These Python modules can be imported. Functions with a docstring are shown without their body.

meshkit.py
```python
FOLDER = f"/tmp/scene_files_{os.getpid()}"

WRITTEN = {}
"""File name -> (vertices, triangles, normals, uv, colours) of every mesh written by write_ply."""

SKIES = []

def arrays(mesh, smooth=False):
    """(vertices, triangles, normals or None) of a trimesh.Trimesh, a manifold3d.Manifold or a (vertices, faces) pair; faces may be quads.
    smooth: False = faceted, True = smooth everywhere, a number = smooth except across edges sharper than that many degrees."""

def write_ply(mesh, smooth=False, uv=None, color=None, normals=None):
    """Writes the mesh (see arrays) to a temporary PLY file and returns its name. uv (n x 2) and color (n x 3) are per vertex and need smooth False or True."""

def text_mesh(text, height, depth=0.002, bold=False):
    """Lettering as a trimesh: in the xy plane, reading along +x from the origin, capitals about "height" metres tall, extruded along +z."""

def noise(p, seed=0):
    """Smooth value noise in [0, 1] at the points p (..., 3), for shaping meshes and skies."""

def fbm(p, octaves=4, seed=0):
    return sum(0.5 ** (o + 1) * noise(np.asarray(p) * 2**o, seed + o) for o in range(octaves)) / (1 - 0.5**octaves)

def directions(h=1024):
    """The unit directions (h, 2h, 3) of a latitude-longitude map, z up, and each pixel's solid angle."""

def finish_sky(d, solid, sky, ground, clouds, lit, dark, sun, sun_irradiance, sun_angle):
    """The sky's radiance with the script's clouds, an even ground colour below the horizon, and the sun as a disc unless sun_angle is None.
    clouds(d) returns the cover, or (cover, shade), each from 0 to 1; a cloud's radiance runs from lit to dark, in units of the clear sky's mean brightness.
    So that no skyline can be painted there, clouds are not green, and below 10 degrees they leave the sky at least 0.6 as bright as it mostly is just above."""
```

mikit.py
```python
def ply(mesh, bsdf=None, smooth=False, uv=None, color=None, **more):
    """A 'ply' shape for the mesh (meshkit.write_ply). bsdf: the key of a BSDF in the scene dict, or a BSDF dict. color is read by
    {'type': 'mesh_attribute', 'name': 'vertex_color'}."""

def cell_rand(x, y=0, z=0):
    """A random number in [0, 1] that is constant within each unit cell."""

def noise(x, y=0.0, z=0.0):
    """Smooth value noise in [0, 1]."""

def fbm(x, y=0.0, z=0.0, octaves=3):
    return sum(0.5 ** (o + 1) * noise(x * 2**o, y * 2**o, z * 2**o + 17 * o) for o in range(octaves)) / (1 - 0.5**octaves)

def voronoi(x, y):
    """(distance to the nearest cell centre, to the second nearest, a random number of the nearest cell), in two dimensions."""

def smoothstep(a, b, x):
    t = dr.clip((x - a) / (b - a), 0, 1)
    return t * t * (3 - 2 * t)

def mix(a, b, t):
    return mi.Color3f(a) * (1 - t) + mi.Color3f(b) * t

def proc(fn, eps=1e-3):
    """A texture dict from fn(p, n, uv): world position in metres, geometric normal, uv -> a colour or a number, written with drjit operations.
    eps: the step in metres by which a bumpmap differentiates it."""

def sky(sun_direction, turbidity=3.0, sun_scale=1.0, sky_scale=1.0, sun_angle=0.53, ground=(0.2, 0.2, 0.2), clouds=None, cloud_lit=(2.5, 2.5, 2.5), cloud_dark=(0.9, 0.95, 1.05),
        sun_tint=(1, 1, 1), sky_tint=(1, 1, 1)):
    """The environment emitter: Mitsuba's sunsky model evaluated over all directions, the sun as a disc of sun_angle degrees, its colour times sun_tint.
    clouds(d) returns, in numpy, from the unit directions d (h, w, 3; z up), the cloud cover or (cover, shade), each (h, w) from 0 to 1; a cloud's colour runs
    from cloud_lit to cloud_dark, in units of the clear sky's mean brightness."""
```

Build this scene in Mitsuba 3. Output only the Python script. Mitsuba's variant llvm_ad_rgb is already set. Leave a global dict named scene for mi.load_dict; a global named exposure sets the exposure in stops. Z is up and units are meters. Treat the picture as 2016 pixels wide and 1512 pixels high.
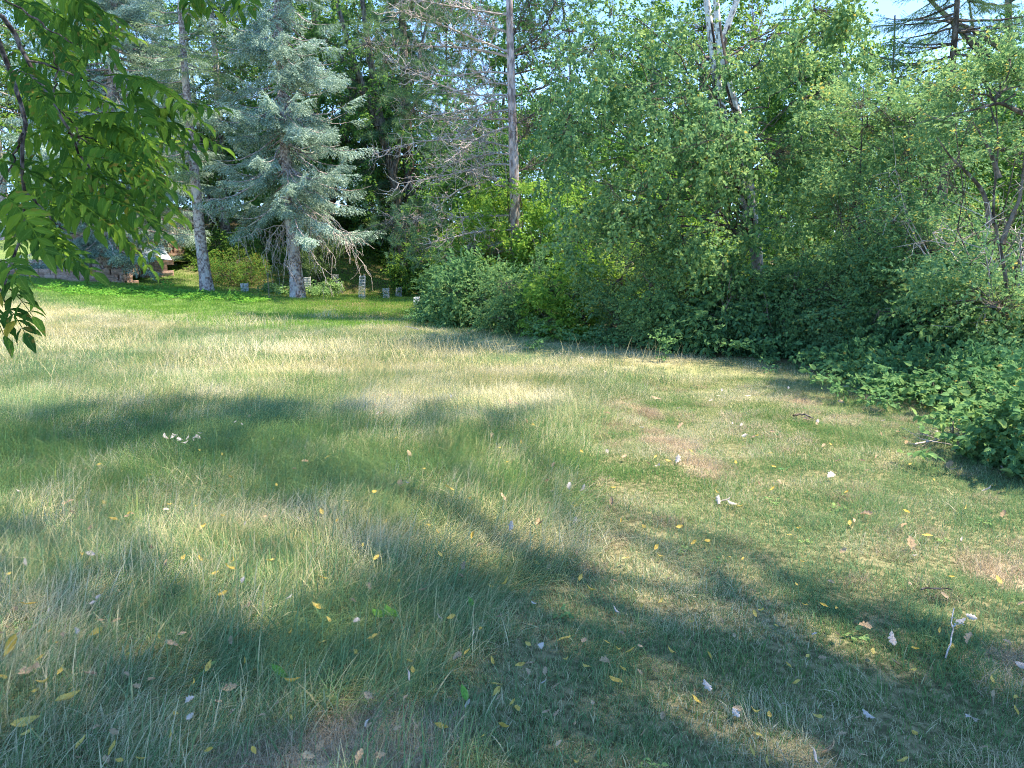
import math
import numpy as np
import drjit as dr
import mitsuba as mi
import mikit
from meshkit import fbm as nfbm, noise as nnoise
from scipy.spatial import cKDTree

T = mi.ScalarTransform4f
scene, labels = {}, {}

# ---------------------------------------------------------------- camera, sky, exposure
FPX, PITCH, EYE = 1467.0, math.radians(10.0), 1.6
CP, SP = math.cos(PITCH), math.sin(PITCH)
scene['camera'] = {'type': 'perspective', 'fov': 2 * math.degrees(math.atan(1008 / FPX)), 'near_clip': 0.05, 'far_clip': 2000.0,
                   'to_world': T().look_at(origin=[0, 0, EYE], target=[0, CP, EYE - SP], up=[0, 0, 1])}
SUN = (0.55, 0.05, 1.05)
scene['sky'] = mikit.sky(SUN, turbidity=2.4, sun_scale=0.72, sun_angle=0.9, sky_scale=1.0, sky_tint=(0.86, 0.97, 1.05))
exposure = 3.7


# ---------------------------------------------------------------- placing
def height(x, y):
    """The ground's height at x, y."""
    x, y = np.asarray(x, float), np.asarray(y, float)
    st = lambda a, b, v: (lambda t: t * t * (3 - 2 * t))(np.clip((v - a) / (b - a), 0, 1))
    z = 0.066 * np.clip(-x - 4, 0, 14) * st(12, 25, y)
    z = z + 0.22 * np.clip(y - 26.5 - 0.25 * np.clip(x + 8, -4, 9), 0, 14) * st(-2, -7, x)
    z = z + 0.03 * np.clip(y - 22, 0, 40) * st(-6, 0, x)
    far = np.hypot(x, y - 10)
    z = z + 0.05 * np.clip(far - 55, 0, 60)
    n = nfbm(np.stack([x * 0.55, y * 0.55, 0 * x + 3.3], -1), 3)
    return z + (n - 0.5) * 0.16 * np.clip((far + 4) / 12, 0.4, 1)


def ray(u, v):
    r, up = (u - 1008) / FPX, (756 - v) / FPX
    return np.array([r, CP + up * SP, -SP + up * CP])


def at(u, v, y):
    """The point seen at pixel u, v of the photograph at a distance of y metres ahead."""
    d = ray(u, v)
    return np.array([0, 0, EYE]) + d * (y / d[1])


def on_ground(u, v):
    d, t = ray(u, v), 0.5
    for _ in range(400):
        p = np.array([0, 0, EYE]) + d * t
        gap = p[2] - float(height(p[0], p[1]))
        if gap < 0.003 or t > 80:
            break
        t += max(0.004, gap * 0.9)
    return p


def ground_pt(x, y, dz=0.0):
    return np.array([x, y, float(height(x, y)) + dz])


COUNT = {}


def numbered(name):
    n = COUNT.get(name, 0)
    COUNT[name] = n + 1
    return name if n == 0 else f'{name}_{n:03d}'


def thing(name, label, category, group=None, kind=None):
    key = numbered(name)
    labels[key] = {'label': label, 'category': category}
    if group:
        labels[key]['group'] = group
    if kind:
        labels[key]['kind'] = kind
    return key


def part(parent, name, shape, label=None, kind=None):
    key = numbered(f'{parent}__{name}')
    scene[key] = shape
    if label or kind:
        labels[key] = {k: v for k, v in (('label', label), ('kind', kind)) if v}
    return key


# ---------------------------------------------------------------- meshes
def unit(a):
    a = np.asarray(a, float)
    return a / np.maximum(np.linalg.norm(a, axis=-1, keepdims=True), 1e-9)


class Geo:
    """Collects pieces of one mesh."""

    def __init__(self):
        self.v, self.f, self.uv, self.n = [], [], [], 0

    def add(self, v, f, uv=None):
        v, f = np.asarray(v, float).reshape(-1, 3), np.asarray(f, int).reshape(-1, 3)
        self.v.append(v)
        self.f.append(f + self.n)
        self.uv.append(np.zeros((len(v), 2)) + 0.5 if uv is None else np.asarray(uv, float))
        self.n += len(v)

    def ply(self, bsdf, smooth=False, **more):
        return mikit.ply((np.vstack(self.v), np.vstack(self.f)), bsdf, smooth=smooth, uv=np.vstack(self.uv), **more)


def tube(geo, pts, radii, sides=5, rough=0.0, seed=0):
    p = np.asarray(pts, float)
    radii = np.broadcast_to(np.asarray(radii, float), (len(p),))
    t = unit(np.gradient(p, axis=0))
    ref = np.where(np.abs(t[:, 2:]) < 0.92, [[0, 0, 1.0]], [[1.0, 0, 0]])
    if abs(t[:, 2]).mean() > 0.6:
        ref = np.array([[1.0, 0, 0]] * len(p))
    a = unit(np.cross(t, ref))
    b = np.cross(t, a)
    ang = np.arange(sides) * 2 * np.pi / sides
    rr = radii[:, None] * np.ones((1, sides))
    if rough:
        q = np.stack([np.cos(ang)[None] * 1.6 + 0 * rr, np.sin(ang)[None] * 1.6 + 0 * rr, p[:, 2:3] * 2.2 + 0 * rr], -1)
        rr = rr * (1 + rough * 2 * (nfbm(q + seed * 7.7, 3) - 0.5))
    v = p[:, None] + rr[..., None] * (np.cos(ang)[None, :, None] * a[:, None] + np.sin(ang)[None, :, None] * b[:, None])
    i, j = np.meshgrid(np.arange(len(p) - 1), np.arange(sides), indexing='ij')
    q = np.stack([i * sides + j, i * sides + (j + 1) % sides, (i + 1) * sides + (j + 1) % sides, (i + 1) * sides + j], -1).reshape(-1, 4)
    f = np.vstack([q[:, [0, 1, 2]], q[:, [0, 2, 3]]])
    f = np.vstack([f] + [[[(len(p) - 1) * sides, (len(p) - 1) * sides + k, (len(p) - 1) * sides + k + 1]] for k in range(1, sides - 1)])
    geo.add(v.reshape(-1, 3), f)


def bend(a, b, n=6, sag=0.0, wob=0.0, rng=None):
    """A curve from a to b; sag > 0 hangs below the chord's line in its middle."""
    a, b = np.asarray(a, float), np.asarray(b, float)
    s = np.linspace(0, 1, n)[:, None]
    p = a + (b - a) * s
    p[:, 2] -= sag * 4 * (s * (1 - s))[:, 0]
    if wob and rng is not None:
        w = rng.normal(0, wob, (n, 3))
        w[0] = w[-1] = 0
        p = p + w
    return p


# leaf outlines: (along, across, out of plane), triangles
RHOMB = (np.array([[0, 0, 0], [.42, .5, .09], [1, 0, -.1], [.42, -.5, .09]]), np.array([[0, 2, 1], [0, 3, 2]]))
OVATE = (np.array([[0, 0, 0], [.22, .42, .08], [.22, -.42, .08], [.6, .40, .06], [.6, -.40, .06], [1, 0, -.16], [.4, 0, -.01]]),
         np.array([[0, 6, 1], [0, 2, 6], [1, 6, 3], [2, 4, 6], [3, 6, 5], [4, 5, 6]]))
LEAFLET = (np.array([[0, 0, 0], [.12, .26, .04], [.12, -.26, .04], [.38, .5, .1], [.38, -.5, .1], [.7, .36, .05], [.7, -.36, .05], [1, 0, -.2], [.12, 0, 0], [.38, 0, .02], [.7, 0, -.05]]),
           np.array([[0, 8, 1], [0, 2, 8], [1, 8, 9], [1, 9, 3], [2, 4, 9], [2, 9, 8], [3, 9, 10], [3, 10, 5], [4, 6, 10], [4, 10, 9], [5, 10, 7], [6, 7, 10]]))
NEEDLE = (np.array([[0, .5, 0], [0, -.5, 0], [1, 0, 0]]), np.array([[0, 1, 2]]))


def leaves(geo, base, axis, nrm, L, W, tmpl, rng, u=None, veins=False):
    base, axis = np.asarray(base, float), unit(axis)
    n = len(base)
    side = unit(np.cross(nrm, axis))
    nrm = np.cross(axis, side)
    tv, tf = tmpl
    L, W = np.broadcast_to(L, (n,)), np.broadcast_to(W, (n,))
    v = base[:, None] + tv[None, :, 0:1] * (L[:, None, None] * axis[:, None]) + tv[None, :, 1:2] * (W[:, None, None] * side[:, None]) + tv[None, :, 2:3] * (L[:, None, None] * nrm[:, None])
    u = rng.random(n) if u is None else u
    uv = np.stack([u[:, None] + 0 * tv[None, :, 0] + 1e-4 * tv[None, :, 1], tv[None, :, 0] + 0 * u[:, None]], -1)
    if veins:
        uv[..., 0] = np.floor(u * 64)[:, None] + .5 + .9 * tv[None, :, 1]
    f = tf[None] + (np.arange(n) * len(tv))[:, None, None]
    geo.add(v.reshape(-1, 3), f, uv.reshape(-1, 2))


# ---------------------------------------------------------------- materials
def C(*c):
    return mi.Color3f(*c)


def pick(u, cols):
    """A colour along the list for u in 0..1."""
    u = dr.clip(u, 0, 0.9999) * (len(cols) - 1)
    out = mi.Color3f(cols[0])
    for k in range(1, len(cols)):
        out = mikit.mix(out, cols[k], dr.clip(u - (k - 1), 0, 1))
    return out


def leaf_bsdf(key, cols, trans=0.9, rough=0.5, vary=0.12, rare=None, rare_at=0.95):
    def fn(p, n, uv):
        w = dr.clip(uv.x + (mikit.noise(p.x * vary, p.y * vary, p.z * vary * 1.4) - 0.5) * 0.9, 0, 1)
        c = pick(w, cols)
        if rare is not None:
            c = mikit.mix(c, rare, dr.select(uv.x > rare_at, 1.0, 0.0))
        return c
    scene[key] = {'type': 'principledthin', 'base_color': mikit.proc(fn), 'roughness': rough, 'diff_trans': trans, 'spec_trans': 0.0, 'eta': 1.4}


leaf_bsdf('birch_leaf', [(.12, .26, .12), (.23, .40, .18), (.38, .52, .18)], 0.9, 0.35, 0.2, (.5, .42, .1), 0.985)
leaf_bsdf('forest_leaf', [(.07, .18, .07), (.14, .30, .075), (.32, .48, .08)], 1.05, 0.5, 0.12)
leaf_bsdf('shrub_leaf', [(.09, .21, .10), (.17, .33, .13), (.32, .47, .17)], 0.85, 0.36, 0.6)
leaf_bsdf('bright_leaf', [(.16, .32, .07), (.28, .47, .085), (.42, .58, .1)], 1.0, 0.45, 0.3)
leaf_bsdf('sapling_leaf', [(.14, .30, .14), (.23, .39, .17), (.36, .49, .17)], 0.9, 0.45, 0.3, (.5, .45, .12), 0.975)
leaf_bsdf('bramble_leaf', [(.11, .25, .11), (.17, .33, .13), (.29, .43, .15)], 0.75, 0.4, 0.5, (.5, .35, .1), 0.975)
leaf_bsdf('cover_leaf', [(.12, .34, .06), (.17, .42, .07), (.26, .48, .08)], 0.8, 0.5, 0.5)
leaf_bsdf('walnut_leaf', [(.045, .12, .025), (.09, .20, .03), (.19, .33, .04)], 0.95, 0.36, 2.5, (.6, .45, .06), 0.993)
leaf_bsdf('blue_needle', [(.13, .21, .16), (.32, .45, .36), (.54, .68, .59)], 0.3, 0.6, 1.1)
leaf_bsdf('green_needle', [(.13, .22, .13), (.2, .31, .17), (.32, .42, .22)], 0.35, 0.6, 0.3)
leaf_bsdf('pine_needle', [(.08, .17, .10), (.13, .25, .13), (.22, .33, .14)], 0.4, 0.5, 0.3)
leaf_bsdf('juniper_needle', [(.09, .18, .09), (.15, .26, .11), (.24, .34, .14)], 0.4, 0.6, 0.4)
leaf_bsdf('barberry_leaf', [(.12, .28, .07), (.18, .35, .08), (.28, .40, .09)], 0.8, 0.5, 0.8, (.5, .28, .08), 0.95)


def walnut_fn(p, n, uv):
    k = dr.floor(uv.x)
    ac = uv.x - k - 0.5
    w = dr.clip(k / 64 + (mikit.noise(p.x * 3, p.y * 3, p.z * 4) - 0.5) * 0.8, 0, 1)
    c = pick(w, [(.045, .12, .025), (.09, .20, .03), (.20, .34, .04)])
    c = mikit.mix(c, C(.5, .40, .06), dr.select(k > 62.5, 0.9, 0.0))
    blot = mikit.smoothstep(0.70, 0.80, mikit.noise(p.x * 70, p.y * 70, p.z * 70)) * mikit.smoothstep(0.45, 0.7, mikit.noise(p.x * 6, p.y * 6, p.z * 6))
    c = mikit.mix(c, C(.28, .20, .05), blot * 0.7)
    rib = dr.exp(-dr.square(ac / 0.022)) + 0.35 * mikit.smoothstep(0.75, 1.0, dr.sin((uv.y * 9 - dr.abs(ac) * 7) * 6.283))
    return mikit.mix(c, C(.24, .36, .10), dr.clip(rib, 0, 1) * 0.5)


scene['walnut_leaflet'] = {'type': 'principledthin', 'base_color': mikit.proc(walnut_fn), 'roughness': 0.38, 'diff_trans': 0.95, 'spec_trans': 0.0, 'eta': 1.4}


def dryness(p):
    """How straw-like the grass is at p, 0 to 1, and a second, finer noise."""
    big = mikit.fbm(p.x * 0.42 + 5, p.y * 0.5, 0.0, 3)
    fine = mikit.noise(p.x * 2.6, p.y * 2.6, 4.0)
    d = 0.32 + (big - 0.5) * 1.3 + (fine - 0.5) * 0.5
    blond = mikit.smoothstep(8.0, 10.5, p.y) * (1 - mikit.smoothstep(17.5, 20.0, p.y)) * (1 - mikit.smoothstep(-2.5, 1.0, p.x))
    lawn = mikit.smoothstep(14.6, 17.0, p.y + 0.75 * dr.minimum(p.x + 6.5, 0.0))
    d = d + blond * 0.34 - lawn * 0.55
    path = dr.exp(-dr.square((p.x - 0.55 * p.y + 0.6) / 1.3)) * mikit.smoothstep(2.5, 4.0, p.y) * (1 - mikit.smoothstep(7.0, 9.5, p.y))
    return dr.clip(d + 0.10 * path, 0, 1), fine


def grass_fn(p, n, uv):
    d, fine = dryness(p)
    lawn = mikit.smoothstep(14.6, 17.0, p.y + 0.75 * dr.minimum(p.x + 6.5, 0.0))
    hue = mikit.noise(p.x * 0.8 + 9, p.y * 0.8, 2.0)
    green = mikit.mix(mikit.mix(C(.12, .25, .08), C(.21, .34, .175), hue), C(.22, .42, .06), lawn * 0.85)
    straw = mikit.mix(C(.54, .50, .25), C(.64, .61, .44), fine)
    k = mikit.smoothstep(-0.12, 0.12, d - uv.x * 0.95 - 0.02 + (uv.y - 0.5) * 0.16)
    c = mikit.mix(green, straw, k)
    return mikit.mix(c, C(.36, .38, .12), mikit.smoothstep(0.6, 0.9, mikit.noise(uv.x * 91, uv.x * 17)) * 0.6)


scene['grass_blade'] = {'type': 'principledthin', 'base_color': mikit.proc(grass_fn), 'roughness': 0.45, 'diff_trans': 0.7, 'spec_trans': 0.0, 'eta': 1.4}
leaf_bsdf('straw_blade', [(.50, .45, .25), (.60, .55, .34), (.70, .66, .48)], 0.5, 0.5, 0.5)


PATCHES = [(on_ground(1343, 893)[:2], (.14, .76), .19), (on_ground(640, 1490)[:2], (.36, .22), .2), (on_ground(2000, 1135)[:2], (.16, .22), .3), (on_ground(1245, 800)[:2], (.07, .5), .25),
           (on_ground(1580, 790)[:2], (.2, .16), 0), (on_ground(1990, 1320)[:2], (.16, .14), 0)]


def ground_fn(p, n, uv):
    d, fine = dryness(p)
    soil = mikit.mix(C(.05, .045, .025), C(.22, .19, .11), mikit.smoothstep(.3, .75, mikit.fbm(p.x * 40, p.y * 40, 0.0, 4)))
    turf = mikit.mix(C(.10, .18, .05), C(.42, .39, .2), d)
    c = mikit.mix(soil, turf, 0.15 + 0.6 * mikit.smoothstep(4, 13, p.y))
    bare = mi.Float(0)
    for (cx, cy), (rx, ry), a in PATCHES:
        dx, dy = p.x - float(cx), p.y - float(cy)
        u, v = dx * math.cos(a) + dy * math.sin(a), dy * math.cos(a) - dx * math.sin(a)
        bare = dr.maximum(bare, 1 - mikit.smoothstep(0.7, 1.2, dr.sqrt(dr.square(u / rx) + dr.square(v / ry)) + (fine - 0.5) * 0.6))
    c = mikit.mix(c, mikit.mix(C(.2, .155, .105), C(.46, .38, .26), mikit.smoothstep(.3, .7, mikit.fbm(p.x * 45, p.y * 45, 0.0, 3))), bare)
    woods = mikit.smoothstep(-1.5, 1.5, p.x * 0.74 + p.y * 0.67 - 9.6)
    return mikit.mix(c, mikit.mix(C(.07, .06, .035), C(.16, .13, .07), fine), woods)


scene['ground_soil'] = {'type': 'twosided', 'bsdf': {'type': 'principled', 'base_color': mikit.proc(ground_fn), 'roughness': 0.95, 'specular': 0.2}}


def bark_bsdf(key, lo, hi, sx=26, sz=5, depth=0.012, lichen=None):
    def h(p):
        return mikit.fbm(p.x * sx, p.y * sx, p.z * sz, 3)

    def col(p, n, uv):
        c = mikit.mix(lo, hi, mikit.smoothstep(0.32, 0.66, h(p)))
        if lichen is not None:
            c = mikit.mix(c, lichen, mikit.smoothstep(0.6, 0.75, mikit.noise(p.x * 9 + 5, p.y * 9, p.z * 4)) * 0.7)
        return c

    def bump(p, n, uv):
        return h(p) * depth
    scene[key] = {'type': 'twosided', 'bsdf': {'type': 'bumpmap', 'arbitrary': mikit.proc(bump), 'scale': 1.0,
                                             'bsdf': {'type': 'principled', 'base_color': mikit.proc(col), 'roughness': 0.9, 'specular': 0.2}}}


bark_bsdf('spruce_bark', (.17, .13, .12), (.50, .44, .42), 24, 16, 0.015, (.56, .54, .5))
bark_bsdf('pine_bark', (.22, .17, .16), (.56, .48, .46), 22, 6, 0.015, (.55, .44, .4))
bark_bsdf('dark_bark', (.06, .05, .04), (.19, .165, .14), 24, 6, 0.012)
bark_bsdf('twig_bark', (.025, .02, .018), (.17, .15, .135), 60, 30, 0.001)
bark_bsdf('dead_twig', (.3, .26, .24), (.55, .5, .47), 30, 30, 0.002)


def birch_fn(p, n, uv):
    a = dr.atan2(n.y, n.x)
    c = mikit.mix(C(.62, .6, .58), C(.8, .79, .78), mikit.noise(p.x * 9, p.y * 9, p.z * 3))
    lent = mikit.smoothstep(0.62, 0.72, mikit.noise(a * 2.2 + 3, p.z * 17, 1.0)) * 0.7
    scar = mikit.smoothstep(0.66, 0.74, mikit.noise(a * 0.9 + 7, p.z * 1.7, 5.0))
    base = 1 - mikit.smoothstep(2.0, 4.2, p.z + 1.4 * mikit.noise(a * 2, p.z * 3, 3.0))
    return mikit.mix(c, C(.06, .05, .045), dr.clip(dr.maximum(lent, dr.maximum(scar, base * 0.75)), 0, 1))


scene['birch_bark'] = {'type': 'twosided', 'bsdf': {'type': 'principled', 'base_color': mikit.proc(birch_fn), 'roughness': 0.7, 'specular': 0.3}}


def block_fn(p, n, uv):
    c = mikit.mix(C(.26, .17, .13), C(.46, .33, .26), mikit.cell_rand(p.x * 2.4, p.y * 2.4, p.z * 5.2))
    return c * (0.75 + 0.5 * mikit.fbm(p.x * 22, p.y * 22, p.z * 22, 2))


scene['wall_stone'] = {'type': 'twosided', 'bsdf': {'type': 'principled', 'base_color': mikit.proc(block_fn), 'roughness': 0.95, 'specular': 0.2}}
scene['pale_plastic'] = {'type': 'principledthin', 'base_color': {'type': 'rgb', 'value': [.82, .86, .88]}, 'roughness': 0.4, 'diff_trans': 0.9, 'spec_trans': 0.0, 'eta': 1.4}
scene['blue_sheet'] = {'type': 'twosided', 'bsdf': {'type': 'principled', 'base_color': mikit.proc(lambda p, n, uv: mikit.mix(C(.5, .62, .74), C(.66, .74, .82), mikit.noise(p.x * 6, p.y * 6, p.z * 6))), 'roughness': 0.5}}
scene['post_metal'] = {'type': 'twosided', 'bsdf': {'type': 'principled', 'base_color': {'type': 'rgb', 'value': [.06, .075, .06]}, 'roughness': 0.6}}


def dead_bsdf(key, a, b, spot):
    def fn(p, n, uv):
        c = mikit.mix(a, b, mikit.noise(p.x * 60, p.y * 60, p.z * 20) * 0.5 + 0.5 * mikit.cell_rand(p.x * 6, p.y * 6, 0))
        c = mikit.mix(c, spot, mikit.smoothstep(0.68, 0.8, mikit.noise(p.x * 210, p.y * 210, p.z * 80)) * 0.7)
        rib = dr.exp(-dr.square((uv.y - 0.5) / 0.035)) + 0.5 * mikit.smoothstep(0.9, 1.0, dr.sin((uv.x * 9 + dr.abs(uv.y - 0.5) * 6) * 6.283))
        return c * (1 - 0.18 * dr.clip(rib, 0, 1))
    scene[key] = {'type': 'principledthin', 'base_color': mikit.proc(fn), 'roughness': 0.5, 'diff_trans': 0.45, 'spec_trans': 0.0, 'eta': 1.4}


dead_bsdf('yellow_dead_leaf', (.50, .36, .07), (.66, .54, .18), (.28, .18, .06))
dead_bsdf('tan_dead_leaf', (.33, .24, .14), (.54, .43, .29), (.16, .10, .07))
dead_bsdf('pale_dead_leaf', (.46, .41, .36), (.64, .60, .56), (.45, .38, .34))
dead_bsdf('green_fallen_leaf', (.12, .30, .06), (.2, .42, .08), (.1, .22, .05))


# ---------------------------------------------------------------- sprays: small groups of leaves or needles that crowns are built of
def spray_group(key, geos, bsdf):
    keys = []
    for i, g in enumerate(geos):
        k = f'{key}_{i}'
        scene[k] = {'type': 'shapegroup', 'leaf': g.ply(bsdf)}
        keys.append(k)
    return keys


def leafy_spray(seed, n, length, spread, L, W, tmpl, hang=0.3, flat=0.5, twigs=5, whorl=1):
    """n leaves on a few twigs fanning out from the origin along +x."""
    rng, g = np.random.default_rng(seed), Geo()
    k = rng.integers(0, twigs, n)
    ta = np.linspace(-1, 1, twigs) * spread + rng.normal(0, .15, twigs)
    tz = rng.normal(0, (1 - flat) * 0.8, twigs)
    t0 = rng.uniform(0, .45, twigs)
    tl = rng.uniform(.5, 1, twigs) * (1 - .4 * np.abs(ta) / (spread + 1e-6) * .5)
    s = rng.uniform(.08, 1, n)
    d = unit(np.stack([np.cos(ta), np.sin(ta), tz], -1))
    p = np.stack([t0[k] * length * .8, 0 * s, 0 * s], -1) + d[k] * (tl[k] * (1 - t0[k] * .6) * s)[:, None] * length
    p[:, 2] -= hang * (s * tl[k] * length) ** 2 * 0.9
    sgn = np.where(rng.random(n) < .5, 1, -1)
    side = np.cross([0, 0, 1.0], d[k]) * sgn[:, None]
    ax = unit(d[k] * rng.uniform(.2, .9, (n, 1)) + side * rng.uniform(.4, 1, (n, 1)) + np.array([0, 0, -1.0]) * hang * rng.uniform(.4, 1.8, (n, 1)) + rng.normal(0, .22, (n, 3)))
    nr = unit(np.array([0, 0, 1.0]) * (0.35 + flat) + rng.normal(0, .5, (n, 3)))
    sz = rng.uniform(.65, 1.15, n)
    if whorl == 3:
        for a in (-1, 0, 1):
            axx = unit(ax + a * 0.9 * np.cross(nr, ax))
            leaves(g, p + ax * 0.03, axx, nr + rng.normal(0, .15, nr.shape), L * sz * (1 if a == 0 else .85), W * sz, tmpl, rng, rng.random(n))
    else:
        leaves(g, p, ax, nr, L * sz, W * sz, tmpl, rng)
    return g


def needle_spray(seed, length, n_side, L, W, per, droop=0.15, hang=0.0, splay=0.9):
    """A conifer's branchlet: side twigs left and right of an axis along +x, set with needles all round."""
    rng, g = np.random.default_rng(seed), Geo()
    segs = [(np.zeros(3), np.array([1.0, 0, -droop * .5]) * length)]
    for i in range(n_side):
        s = (i + .6) / (n_side + .5)
        sg = 1 if i % 2 else -1
        ln = length * (0.62 * (1 - s) + 0.16) * rng.uniform(.8, 1.2)
        d = unit([rng.uniform(.6, .9), sg * splay, -droop - hang * rng.uniform(.5, 1.3) + rng.normal(0, .1)])
        b = segs[0][1] * s
        segs.append((b, b + d * ln))
    for a, b in segs:
        m = max(4, int(per * np.linalg.norm(b - a)))
        s = (np.arange(m) + rng.random(m)) / m
        d = unit(b - a)
        p = a + (b - a) * s[:, None]
        r = unit(np.cross(d, rng.normal(0, 1, (m, 3))))
        r[:, 2] = np.abs(r[:, 2]) * rng.uniform(-.5, 1, m)
        leaves(g, p, d * .75 + r * .85, rng.normal(0, 1, (m, 3)), L * rng.uniform(.7, 1.2, m), W, NEEDLE, rng)
    return g


def tuft(seed, n, L, W):
    """A pine's brush of long needles round a shoot along +x."""
    rng, g = np.random.default_rng(seed), Geo()
    p = np.stack([rng.uniform(0, .16, n), 0 * np.arange(n), 0 * np.arange(n)], -1)
    d = unit(np.array([.75, 0, 0]) + rng.normal(0, .55, (n, 3)))
    leaves(g, p, d, rng.normal(0, 1, (n, 3)), L * rng.uniform(.7, 1.1, n), W, NEEDLE, rng)
    return g


BIRCH = spray_group('birch_spray', [leafy_spray(s, 42, .55, .8, .066, .056, OVATE, hang=.9, flat=.1) for s in (1, 2, 3)], 'birch_leaf')
FOREST = spray_group('forest_spray', [leafy_spray(s, 62, .85, .9, .115, .075, RHOMB, hang=.35, flat=.5, twigs=6) for s in (4, 5, 6)], 'forest_leaf')
SHRUB = spray_group('shrub_spray', [leafy_spray(s, 70, .55, .9, .056, .034, RHOMB, hang=.25, flat=.45, twigs=6) for s in (7, 8, 9)], 'shrub_leaf')
SAPLING = spray_group('sapling_spray', [leafy_spray(s, 54, .6, .75, .055, .03, RHOMB, hang=.15, flat=.6, twigs=5) for s in (10, 11, 12)], 'sapling_leaf')
BRAMBLE = spray_group('bramble_spray', [leafy_spray(s, 16, .5, .9, .066, .045, OVATE, hang=.3, flat=.6, twigs=4, whorl=3) for s in (13, 14, 15)], 'bramble_leaf')
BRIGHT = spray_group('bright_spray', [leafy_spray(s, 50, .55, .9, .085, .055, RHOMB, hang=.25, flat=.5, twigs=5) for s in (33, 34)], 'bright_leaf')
DEEP = spray_group('deep_spray', [leafy_spray(s, 36, .6, .9, .10, .06, OVATE, hang=.35, flat=.5, twigs=5) for s in (37, 38)], 'shrub_leaf')
WEED = spray_group('weed_spray', [leafy_spray(s, 18, .22, 1.4, .055, .036, OVATE, hang=.2, flat=.8, twigs=6) for s in (16, 17)], 'bramble_leaf')
COVER = spray_group('cover_spray', [leafy_spray(s, 40, .3, 1.6, .05, .035, RHOMB, hang=.1, flat=.8, twigs=7) for s in (18, 19)], 'cover_leaf')
OAK = spray_group('oak_spray', [leafy_spray(s, 46, .8, .9, .12, .07, RHOMB, hang=.3, flat=.6, twigs=5) for s in (20, 21)], 'walnut_leaf')
BLUE = spray_group('blue_spruce_spray', [needle_spray(s, .5, 11, .05, .018, 85, droop=.3, hang=.75) for s in (22, 23, 24)], 'blue_needle')
GREEN = spray_group('green_spruce_spray', [needle_spray(s, .52, 10, .045, .014, 75, droop=.2, hang=.35) for s in (25, 26)], 'green_needle')
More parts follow.
